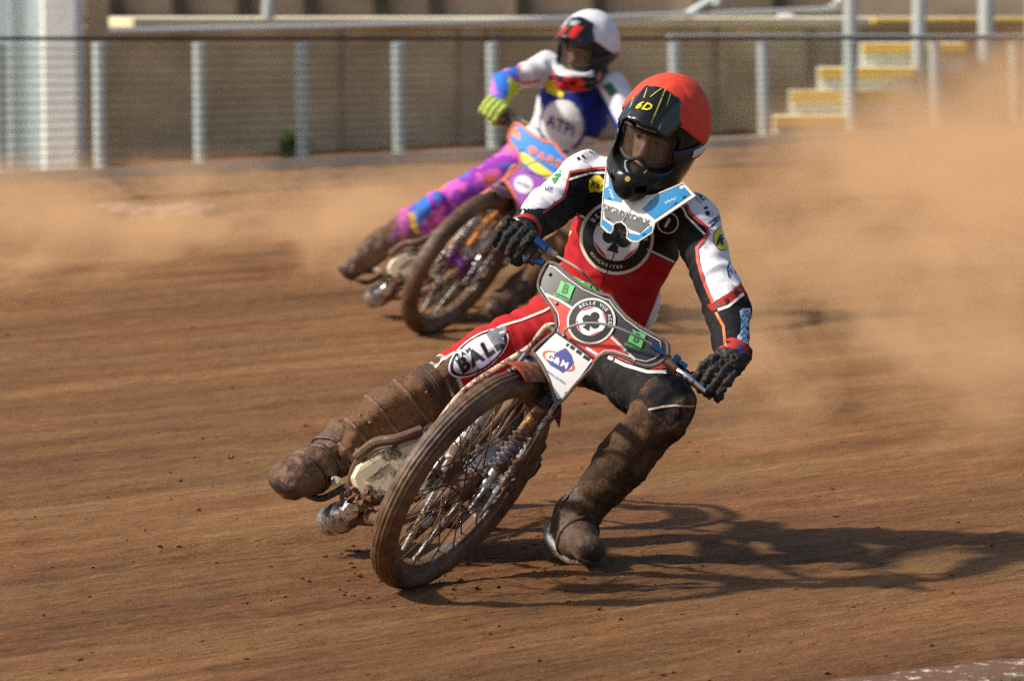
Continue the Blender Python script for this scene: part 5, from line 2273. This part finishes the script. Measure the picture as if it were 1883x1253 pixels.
drape_mesh('lettering', V2, Tr, cCP, bvA, body1, .003)
yl = flat('yellow', (.75, .62, .01))
dA('yellow_badge', [[(1084, 330), (1092, 322), (1102, 322), (1110, 330), (1112, 345), (1104, 354), (1095, 352), (1084, 354), (1082, 342)]], yl, .003, 4)
V2, Tr = text2d('Ren', (1099, 340), (14, 2), (0, -17), .01, .3)
drape_mesh('lettering', V2, Tr, flat('black', BLK), bvA, body1, .0042)
dA('yellow_badge', [ellipse((1332, 438), (19, 3), (-3, 21))], yl, .003, 4)
dA('badge_rim', [ellipse((1332, 438), (20.5, 3), (-3, 22.5)), ellipse((1332, 438), (19, 3), (-3, 21))], flat('black', BLK), .003, 4)
V2, Tr = text2d('Re', (1333, 440), (22, -2), (5, -25), .05, .2)
drape_mesh('lettering', V2, Tr, flat('black', BLK), bvA, body1, .0045)
dA('label_strip', [[(1301, 411), (1326, 392), (1329, 400), (1308, 418)]], flat('black', BLK), .003, 4)
V2, Tr = text2d('MALCO', (1316, 405), (8.0, -6.2), (4.0, 5.5) and (-4.0, -7.0), .01)
drape_mesh('lettering', V2, Tr, flat('white', WHITE), bvA, body1, .0045)
dg = flat('jersey_green', (.04, .30, .08))
dA('green_mark', [[(1085, 268), (1112, 266), (1110, 279), (1083, 281)]], dg, .003, 4)
V2, Tr = text2d('BIKERIGHT', (1097, 284), (4.0, -.3), (0, -4.5), .0)
drape_mesh('lettering', V2, Tr, flat('navy', (.05, .06, .30)), bvA, body1, .004)
dA('green_mark', [[(1274, 346), (1287, 340), (1307, 362), (1292, 369)]], flat('deep_green', (.015, .12, .035)), .003, 4)
V2, Tr = text2d('RIGHT', (1283, 366), (4.6, 5.4), (4.2, -4.0), .0)
drape_mesh('lettering', V2, Tr, flat('deep_green', (.015, .12, .035)), bvA, body1, .004)
dA('green_mark', [[(1014, 328), (1024, 314), (1034, 309), (1030, 324), (1018, 338)]], dg, .003, 4)
V2, Tr = text2d('HT', (1009, 348), (11, 3), (2, -12), .01)
drape_mesh('lettering', V2, Tr, flat('navy', (.05, .06, .30)), bvA, body1, .004)
for p_ in ([(1297, 380), (1299, 384)], [(1300, 388), (1303, 396)], [(1062, 293), (1066, 290)], [(1071, 289), (1074, 286)]):
    dl('dash', p_, 7, flat('black', BLK), .003)
dl('arc_mark', [(1352, 470), (1343, 480), (1338, 495), (1341, 510)], 3.5, flat('navy', (.05, .06, .30)), .003)
V2, Tr = text2d('ATPI', (1354, 497), (13, -1), (1, -15), .02)
drape_mesh('lettering', V2, Tr, flat('navy', (.05, .06, .30)), bvA, body1, .004)
# wavy blue and white patch down the forearm
dA('forearm_patch', [[(1368, 566), (1384, 568), (1385, 600), (1380, 640), (1369, 668), (1354, 648), (1356, 618), (1362, 612), (1363, 590), (1360, 572)]], flat('pale_blue', (.55, .66, .85)), .003, 4)
dA('forearm_patch', [[(1357, 628), (1374, 640), (1368, 660), (1356, 646)]], flat('navy', (.05, .06, .30)), .004, 4)
for k in range(5):
    y = 577 + k * 11
    dl('script_stroke', [(1362, y + 7), (1370, y), (1373, y + 7), (1382, y - 2)], 3.2, flat('teal_blue', (.02, .20, .42)), .0045)
# oval team patch on the thigh
A_, B_ = (50, -35), (-16, -25)
oc = (880, 650)
dA('team_patch', [ellipse(oc, A_, B_, 1.06)], flat('white', WHITE), .003, 5)
dA('team_patch_rim', [ellipse(oc, A_, B_, 1.0), ellipse(oc, A_, B_, .90)], flat('black', BLK), .0042, 5)
dA('team_patch_lilac', [ellipse(oc, A_, B_, .88, 24, 190, 350)], flat('lilac', (.42, .36, .50)), .0038, 5)  # lilac lower half of the oval
V2, Tr = text2d('BALL', (884, 649), (30, -20.5), (-17, -33), .05)
drape_mesh('lettering', V2, Tr, flat('black', BLK), bvA, body1, .005)
V2, Tr = text2d('TEAM', (849, 652), (12, -8.5), (-6, -10), .01)
drape_mesh('lettering', V2, Tr, flat('black', BLK), bvA, body1, .005)
V2, Tr = text2d('Racing', (897, 671), (13, -9), (-6, -11), .0, .3)
drape_mesh('lettering', V2, Tr, flat('black', BLK), bvA, body1, .005)
dA('hound_head', [[(895, 617), (898, 606), (906, 608), (910, 602), (918, 604), (928, 600), (932, 608), (928, 616), (920, 620), (926, 626), (930, 634), (918, 632), (908, 636), (902, 628)]], flat('patch_grey', (.20, .21, .25)), .0055, 4)
dl('hound_mouth', [(918, 613), (928, 610)], 4, flat('white', WHITE), .0065)
# ribbed knee panel
axp = (J1['knR'] - J1['hipR']).normalized()
for k in range(7):
    c0 = J1['hipR'] + (J1['knR'] - J1['hipR']) * (.975 + .022 * k)
    e1, e2, _ = basis(axp, Vector((0, -1, 0)))
    ring = []
    for j in range(15):
        a = math.radians(-78 + 156 * j / 14)
        d_ = (e1 * math.cos(a) + e2 * math.sin(a)).normalized()
        h_, nr, _, _ = bvA.ray_cast(c0 + d_ * .3, -d_, .3)
        if h_ is not None:
            ring.append(h_ + d_ * .0005)
    if len(ring) > 3:
        MB().tube(ring, .0032, 6).build('knee_rib', mat_plain('knee_rib', (.05, .03, .02), .8) if k == 0 else bpy.data.materials['knee_rib'], body1)
# waist flap and muddy strap lumps on the boot leg
mb = MB()
rn = random.Random(11)
for i in range(260):
    s_ = rn.random()
    base = J1['knR'] + (J1['anR'] - J1['knR']) * (.05 + s_ * 1.0)
    a = rn.uniform(0, 6.28)
    e1, e2, _ = basis((J1['anR'] - J1['knR']), Vector((0, -1, 0)))
    d_ = (e1 * math.cos(a) + e2 * math.sin(a)).normalized()
    h_, nr, _, _ = bvA.ray_cast(base + d_ * .3, -d_, .3)
    if h_ is None:
        continue
    r = .0025 + .0055 * rn.random() ** 2.5
    mb.hull([h_ + Vector((rn.gauss(0, 1), rn.gauss(0, 1), rn.gauss(0, 1))).normalized() * r * rn.uniform(.7, 1.2) for _ in range(12)])
o = mb.build('mud_lumps', MUDPACK, riderA, smooth=False)
o['kind'] = 'stuff'
for f_, w_ in ((.22, .013), (.48, .012), (.74, .012), (.92, .010)):
    c0 = J1['knR'] + (J1['anR'] - J1['knR']) * f_
    e1, e2, e3 = basis(J1['anR'] - J1['knR'], Vector((0, -1, 0)))
    ring = []
    for j in range(36):
        a = 2 * math.pi * j / 36
        d_ = (e1 * math.cos(a) + e2 * math.sin(a) + e3 * .12 * math.sin(a)).normalized()
        h_, nr, _, _ = bvA.ray_cast(c0 + d_ * .3, -d_, .3)
        if h_ is not None:
            ring.append(h_ + d_ * .001)
    st_ = MB().tube(ring, .0075, 8, closed=True).build('boot_strap', MUDPACK, riderA)
    bk = c0 + (e1 * .55 - e2 * .8).normalized() * .3
    h_, nr, _, _ = bvA.ray_cast(bk, (c0 - bk).normalized(), .3)
    if h_ is not None:
        MB().box(h_ + nr * .006, (.034, .026, .014), (e3, nr.cross(e3).normalized(), nr), .004).build('buckle', STEEL, st_)
# boots
dkboot = mat_mudpack('dark_muddy_boot', (.022, .014, .010), (.070, .038, .022), .8, .55)
bR = boot(riderA, P(614, 834, 12.62), P(588, 872, 12.60), P(533, 886, 12.46), dict(rt=.060, ra=.057, mat=MUDPACK, mud=.0045, big=1.40))
footL = P(1086, 1012, 12.26)
bL = boot(riderA, P(1060, 950, 12.42), P(1028, 1000, 12.46), P(1084, 1012, 12.25), dict(rt=.056, ra=.058, mat=dkboot, mud=.003))
for (p_, q_, r_) in ((P(1050, 962, 12.42), .35, .0055), (P(1046, 978, 12.42), .6, .0045), (P(1058, 996, 12.36), .9, .005)):
    axb = (P(1084, 1012, 12.25) - P(1046, 960, 12.42)).normalized()
    e1, e2, e3 = basis(axb, Vector((0, -1, .3)))
    bvL = BVHTree.FromObject(bL, bpy.context.evaluated_depsgraph_get())
    ring = []
    off_ = ORIG[bL.name]
    for j in range(28):
        a = 2 * math.pi * j / 28
        d_ = (e1 * math.cos(a) + e2 * math.sin(a) + e3 * .2 * math.sin(a + q_)).normalized()
        h_, nr, _, _ = bvL.ray_cast(p_ - off_ + d_ * .2, -d_, .2)
        if h_ is not None:
            ring.append(h_ + off_ + d_ * .001)
    if len(ring) > 6:
        MB().tube(ring, r_, 7, closed=True).build('boot_strap', dkboot, bL)
# steel shoe
mb = MB()
sp_ = []
for j in range(9):
    f_ = j / 8
    sp_.append((P(1000 + 4 * f_, 965 + 20 * f_, 12.40), P(1025, 1005 + 20 * f_, 12.36)))
mb.tube([P(1010, 960, 12.43), P(1014, 988, 12.41), P(1030, 1011, 12.38), P(1056, 1030, 12.33), P(1086, 1034, 12.26)], [.012, .024, .024, .016, .008], 12, 5)
mb.build('steel_shoe', mat_plain('worn_steel_shoe', (.65, .64, .62), .35, .9, .40, 26), bL)
MB().disc(P(1084, 1010, 12.19), (.2, -1, .5), .010, .012, 16).build('toe_cap', STEEL, bL)
# hands
axb = (P(533, 886, 12.46) - P(614, 834, 12.62)).normalized()
e1, e2, e3 = basis(axb, Vector((0, -1, .3)))
bvL = BVHTree.FromObject(bR, bpy.context.evaluated_depsgraph_get())
for p_, q_, r_ in ((P(604, 844, 12.62), .5, .006), (P(588, 856, 12.60), .9, .0065), (P(556, 872, 12.53), .3, .004)):
    ring = []
    for j in range(28):
        a = 2 * math.pi * j / 28
        d_ = (e1 * math.cos(a) + e2 * math.sin(a) + e3 * .25 * math.sin(a + q_)).normalized()
        h_, nr, _, _ = bvL.ray_cast(p_ - ORIG[bR.name] + d_ * .2, -d_, .2)
        if h_ is not None:
            ring.append(h_ + ORIG[bR.name] + d_ * .001)
    if len(ring) > 6:
        MB().tube(ring, r_, 7, closed=True).build('boot_strap', dkboot, bR)
gmat = mat_mudpack('black_muddy_glove', (.006, .006, .006), (.022, .019, .016), .7, .95)


def BYp(px):
    return 12.05 + (1122 - px) / 186.0 * .085


gR = P(945, 447, BYp(945))
gL = P(1306, 703, BYp(1300) - .01)
bard = (P(1306, 722, BYp(1306)) - P(1262, 688, BYp(1262))).normalized()
bardR = (P(925, 432, BYp(925)) - P(960, 456, BYp(960))).normalized()
gR = P(943, 444, BYp(943))
gL = P(1290, 709, BYp(1290))
h1 = hand(riderA, gR, bardR, J1['wrR'] - gR, dict(mat=gmat, rough=.0035), 1.12)
h2 = hand(riderA, P(1312, 700, BYp(1300) + .01), bard, J1['wrL'] - gL, dict(mat=gmat, rough=.0035), 1.14)
redc = flat('piping_red', (.50, .05, .03))
cR = J1['wrR'] + (gR - J1['wrR']) * .25
MB().lathe(J1['wrR'] - (gR - J1['wrR']).normalized() * .03, gR - J1['wrR'], [(.040, 0), (.046, .008), (.046, .026), (.040, .034)], 28).build('cuff', mat_plain('red_cuff', (.38, .015, .015), .7), riderA)
MB().lathe(J1['wrL'] - (gL - J1['wrL']).normalized() * .02, P(1312, 700, BYp(1300) + .01) - J1['wrL'], [(.040, -.012), (.045, 0), (.048, .020), (.047, .036), (.040, .042)], 28).build('cuff', mat_plain('red_cuff_painted_lit', (.48, .025, .02), .7), riderA)  # brighter copy of the cuff red, the light is put into its colour
# right forearm glove cuff in black with white marks
for pts_, w_ in (([(955, 383), (962, 388), (958, 396)], 4), ([(962, 378), (970, 384)], 4), ([(945, 399), (953, 405), (949, 409)], 4)):
    dl('cuff_mark', pts_, w_, flat('white', WHITE), .004)

# helmet
shellmat = mat_cloth('painted_shell', .22, 900, .05)
shellmat.node_tree.nodes['Principled BSDF'].inputs['Coat Weight'].default_value = .12
hm = mat_plain('red_helmet_cloth', (.80, .060, .022), .7)
gold = flat('gold_print', (.55, .45, .05), .4)
spH = dict(shell=(.012, .012, .013), shellmat=shellmat, cover=hm, peak=GLOSSBLK, vent=mat_plain('grey_vent', (.10, .10, .10), .3, 0, .1), gframe=BLACK, strap=BLACK,
           peakprint=[('text', ('6D', -.12, .66, .42), flat('yellow', (.75, .62, .01))),
                      ('poly', [(-.9, .12), (-.86, .12), (-.55, .9), (-.60, .9)], gold), ('poly', [(-.5, .05), (-.47, .05), (-.30, .45), (-.34, .45)], gold),
                      ('poly', [(.10, .02), (.14, .02), (.46, .92), (.41, .92)], gold), ('poly', [(.3, .05), (.33, .05), (.75, .9), (.71, .9)], gold), ('poly', [(.0, .05), (.03, .05), (-.10, .4), (-.14, .4)], gold)])
hC = P(1215, 250, 12.50)
sh1, hbv1, L1, M1 = head_and_helmet(riderA, hC, math.radians(28), math.radians(13), math.radians(-19), spH)
for ln_, w_, mt_ in (([(1149, 296), (1158, 293), (1166, 299)], 3, 'white'), ([(1149, 296), (1150, 308), (1154, 316)], 3, 'white'), ([(1168, 298), (1178, 296), (1190, 312), (1184, 318)], 1.8, 'white')):
    drape('nose_guard_line', [ribbon(ln_, w_)], flat('guard_grey', (.38, .42, .42), .35), hbv1, sh1, .0018, 4)
drape('gold_mark', [ellipse((1154, 329), (5, 1), (-1, 5))], flat('gold_spot', (.55, .35, .08), .4), hbv1, sh1, .0018, 4)
# dirt deflector hanging below the chin
dpl = [P(1113, 289, 12.50), P(1140, 430, 12.40), P(1265, 357, 12.31)]
dn = (dpl[1] - dpl[0]).cross(dpl[2] - dpl[0]).normalized()
if dn.y > 0:
    dn = -dn
DEF = [(1113, 289), (1108, 350), (1105, 415), (1117, 427), (1124, 429), (1128, 423), (1128, 415), (1133, 410), (1143, 408), (1152, 416), (1155, 427), (1153, 437), (1159, 443), (1172, 445), (1198, 427), (1203, 409), (1273, 357), (1254, 335), (1205, 358), (1179, 362), (1145, 340), (1132, 290)]


def defl(x, y, l=0):
    q = on_plane(x, y, dpl[0], dn)
    s_ = (q - dpl[1]).dot(shd1)
    return q - dn * (.6 * s_ * s_) + dn * l


dfo, dbv = slab('dirt_deflector', [DEF], defl, dn * -.003, flat('deflector_white', (.72, .71, .66)), riderA, 7)
MB().tube([defl(x, y, .001) for x, y in DEF + DEF[:1]][:-1], .0024, 6, closed=True).build('edge_trim', flat('cream', (.72, .70, .62)), dfo)


def dd_(nm, loops, mat, off=.002):
    return drape(nm, loops, mat, dbv, dfo, off, 6)


az = flat('deflector_blue', (.0, .22, .50), .35)
dd_('blue_panel', [[(1115, 291), (1110, 365), (1143, 372), (1142, 345), (1131, 291)]], az)
dd_('blue_panel', [[(1180, 384), (1203, 403), (1270, 357), (1253, 338), (1205, 361)]], az)
dd_('blue_panel', [[(1108, 402), (1107, 414), (1118, 425), (1124, 427), (1126, 415)]], az)
dd_('blue_panel', [[(1157, 428), (1155, 437), (1160, 441), (1172, 443), (1197, 426), (1199, 414), (1175, 432)]], az)
dd_('grey_panel', [[(1110, 384), (1112, 401), (1128, 411), (1143, 405), (1156, 420), (1176, 428), (1194, 411), (1150, 398)]], flat('deflector_grey', (.10, .11, .11), .35), .0024)
V2, Tr = text2d('SIGNWORX', (1152, 395), (14.6, 5.2), (3.4, -15), .03)
drape_mesh('lettering', V2, Tr, flat('steel_print', (.12, .13, .14), .35), dbv, dfo, .0035)
for (x, y, a) in ((1119, 348, 0), (1222, 371, 1)):
    for k in range(3):
        q = [(x + k * 2, y + k * 6), (x + 6 + k * 2, y + 3 + k * 6), (x + 3 + k * 2, y + 6 + k * 6)] if not a else [(x + k * 7, y - k * 3), (x + 3 + k * 7, y + 3 - k * 3), (x + 7 + k * 7, y - 3 - k * 3)]
        drape('zigzag', [ribbon(q, 1.5)], flat('white', WHITE), dbv, dfo, .003, 4)
V2, Tr = text2d('|', (1146, 390), (0.1, 0), (0, -.1), 0)
MB().tube([defl(1166, 372, .004), defl(1146, 408, .004)], .0013, 6).build('cord', flat('cream', (.72, .70, .62)), dfo)
# white lettering on the strap
o = MB()
for i in range(9):
    a = math.radians(72 + 4.5 * i)
    for dz in (-.011, .011):
        o.V.append(tuple(L1((.1350 * math.sin(a), -.010 + .1570 * math.cos(a), .004 + dz - .012 * math.cos(a)))))
for i in range(8):
    o.F.append((2 * i, 2 * i + 1, 2 * i + 3, 2 * i + 2))
o.build('strap_print', flat('white', WHITE), riderA, ang=0)

# ---------------------------------------------------------------- rider two
D2 = T2.y


def P2(px, py, Y):
    return P(px, py, Y + D2)


J2 = dict(pelvis=P2(1000, 322, 12.82), waist=P2(1022, 275, 12.76), chest=P2(1052, 205, 12.68), upper=P2(1068, 155, 12.66), neck=P2(1080, 130, 12.62),
          shR=P2(1008, 125, 12.68), elR=P2(930, 152, 12.52), wrR=P2(916, 192, 12.30),
          shL=P2(1128, 160, 12.50), elL=P2(1168, 262, 12.30), wrL=P2(1168, 340, 12.06),
          hipR=P2(960, 300, 12.80), knR=P2(812, 378, 12.68), anR=P2(692, 456, 12.62),
          hipL=P2(1030, 345, 12.74), knL=P2(1072, 420, 12.42), anL=P2(960, 528, 12.44))
R2 = dict(R1)
R2['extra'] = [(P2(800, 372, 12.62), .03, P2(778, 392, 12.60), .028, .03, 'shinR')]
R2.update(thR=.074, knR=.068, caR=.072, anR=.055, el=.050, sh=.064)
g2 = C2 + Vector((.35, .75, 0))
riderB = thing('person', (g2.x, g2.y, 0), 'rider in white helmet with navy and white top and purple sleeves on the rear motorcycle', 'person')
V, Q, tags, tt = build_body(J2, R2, .0070, (J2['shL'] - J2['shR']).normalized(), .0062)
px = proj(V)
n = len(V)
ny_ = np.array((.010, .022, .24))
col = np.tile(cWHT, (n, 1))
mud = np.full(n, .03)
tor = isin(tags, ['torso', 'shoulderR', 'shoulderL', 'armL', 'foreL'])
navy = inpoly(px, [(990, 140), (1030, 135), (1070, 150), (1100, 160), (1130, 215), (1160, 270), (1120, 262), (1075, 250), (1062, 205), (1030, 182), (1000, 205), (985, 160)]) & tor
col[navy] = ny_
nn = fbm(V * np.array([15, 15, 15]), 3, 44)
n3 = fbm(V * 26, 2, 45)
pur, pnk, ora, blu, lime = map(np.array, ((.27, .04, .40), (.62, .12, .50), (.95, .22, .05), (.03, .16, .60), (.65, .85, .03)))


def splash(mk, base, warm):
    col[mk] = base
    a = nn + .25 * n3
    col[mk & (a > -.08)] = pnk
    col[mk & (a > .62)] = ora if warm else blu
    col[mk & (a < -.62)] = blu


legs = isin(tags, ['thighR', 'thighL', 'hipR', 'hipL', 'shinR', 'shinL'])
splash(legs, pur, True)
arms = isin(tags, ['armR', 'foreR']) & (px[:, 0] < 955)
splash(arms, np.array((.36, .18, .62)), True)
bl = isin(tags, ['armR', 'foreR']) & inpoly(px, [(905, 130), (930, 130), (948, 165), (935, 180), (912, 165)])
col[bl] = blu
li = isin(tags, ['armR', 'foreR']) & inpoly(px, [(935, 140), (955, 155), (958, 168), (945, 175), (933, 200), (922, 200), (935, 170)])
col[li] = lime
kp = isin(tags, ['thighR', 'shinR']) & inpoly(px, [(752, 385), (785, 358), (795, 392), (770, 415), (758, 420)])
col[kp] = blu
col[isin(tags, ['thighR', 'shinR']) & inpoly(px, [(750, 393), (760, 388), (772, 430), (762, 434)])] = np.array((.85, .55, .03))
tB = ((V - np.array(J2['knR'])) @ np.array((J2['anR'] - J2['knR']).normalized()))
sR = isin(tags, ['shinR'])
mud[sR] = np.clip(.05 + tB[sR] * 2.2, .05, .85)
sL = isin(tags, ['shinL', 'thighL'])
mud[sL] = .8
col[sL] = np.array((.08, .04, .03))
body2 = mesh_obj('body', V, Q, CLOTH, riderB, cols=col, mud=mud)
bvB = bvh_of(V, Q)


def dB(nm, loops, mat, off=.003, step=4):
    return drape(nm, loops, mat, bvB, body2, off, step)


dB('chest_disc', [ellipse((1034, 230), (40, 11), (-9, 46))], flat('white', WHITE), .003)
dB('disc_ring', [ellipse((1034, 230), (43, 12), (-10, 50), 1.0, 30, 60, 240)[:31] + ellipse((1034, 230), (40, 11), (-9, 46), .99, 30, 60, 240)[:31][::-1]], flat('navy', (.05, .06, .30)), .004)
dB('disc_ring', [ellipse((1034, 230), (43, 12), (-10, 50), 1.0, 20, -70, 50)[:21] + ellipse((1033, 230), (39, 11), (-9, 45), .98, 20, -70, 50)[:21][::-1]], flat('navy', (.05, .06, .30)), .004)
V2, Tr = text2d('ATPI', (1031, 231), (22, 10), (5, -31), .02)
drape_mesh('lettering', V2, Tr, flat('navy', (.05, .06, .30)), bvB, body2, .006)
dB('yellow_badge', [[(1003, 148), (1012, 144), (1020, 150), (1022, 160), (1036, 168), (1034, 180), (1022, 176), (1005, 168)]], yl, .004)
dB('green_mark', [[(1108, 158), (1122, 150), (1136, 168), (1122, 178)]], flat('deep_green', (.015, .12, .035)), .004)
drape('piping', [ribbon([(960, 112), (954, 130), (956, 150), (975, 152), (992, 148)], 4)], flat('orange', (.8, .15, .03)), bvB, body2, .003, 4)
boot(riderB, P2(692, 456, 12.62), P2(672, 480, 12.60), P2(642, 497, 12.46), dict(rt=.058, ra=.056, mat=MUDPACK, mud=.006))
boot(riderB, P2(960, 528, 12.44), P2(932, 552, 12.44), P2(906, 572, 12.28), dict(rt=.062, ra=.056, mat=dkboot, mud=.004))
limeg = mat_plain('lime_glove', (.50, .62, .12), .7, 0, .12, 20)
hand(riderB, gR + T2, bardR, J2['wrR'] - (gR + T2), dict(mat=limeg), 1.1)
hand(riderB, gL + T2, bard, J2['wrL'] - (gL + T2), dict(mat=limeg), 1.1)
rdp = flat('helmet_red', (.75, .03, .02), .35)


def chin2(V):
    a = V[:, 1] > .10
    return [((V[:, 2] < -.055) & (V[:, 1] > .125) & (fbm(V * 30, 2, 3) > -.25), (.70, .03, .02)),
            ((V[:, 2] > -.060) & (V[:, 2] < -.035) & a, (.75, .78, .80)),
            ((V[:, 2] < -.115), (.55, .10, .04)),
            ((V[:, 2] < -.02) & (V[:, 0] > .07) & (np.linalg.norm(V - np.array([.10, .06, -.07]), axis=1) < .024), (.55, .20, .15))]


spW = dict(shell=(.014, .016, .035), shellmat=shellmat, cover=mat_plain('white_helmet_cloth', (.80, .80, .86), .7), peak=GLOSSBLK, vent=rdp, gframe=BLACK, strap=BLACK, chin=chin2,
           peakprint=[('poly', [(-.85, .55), (-.2, .62), (-.35, .97), (-.75, .92)], rdp), ('poly', [(.05, .50), (.55, .40), (.75, .90), (.15, .97)], rdp), ('poly', [(-.3, .3), (.2, .3), (.1, .5), (-.3, .55)], flat('peak_grey', (.35, .42, .42), .35))])
sh2, hbv2, L2, M2 = head_and_helmet(riderB, P2(1079, 94, 12.50), math.radians(33), math.radians(10), math.radians(-12), spW)
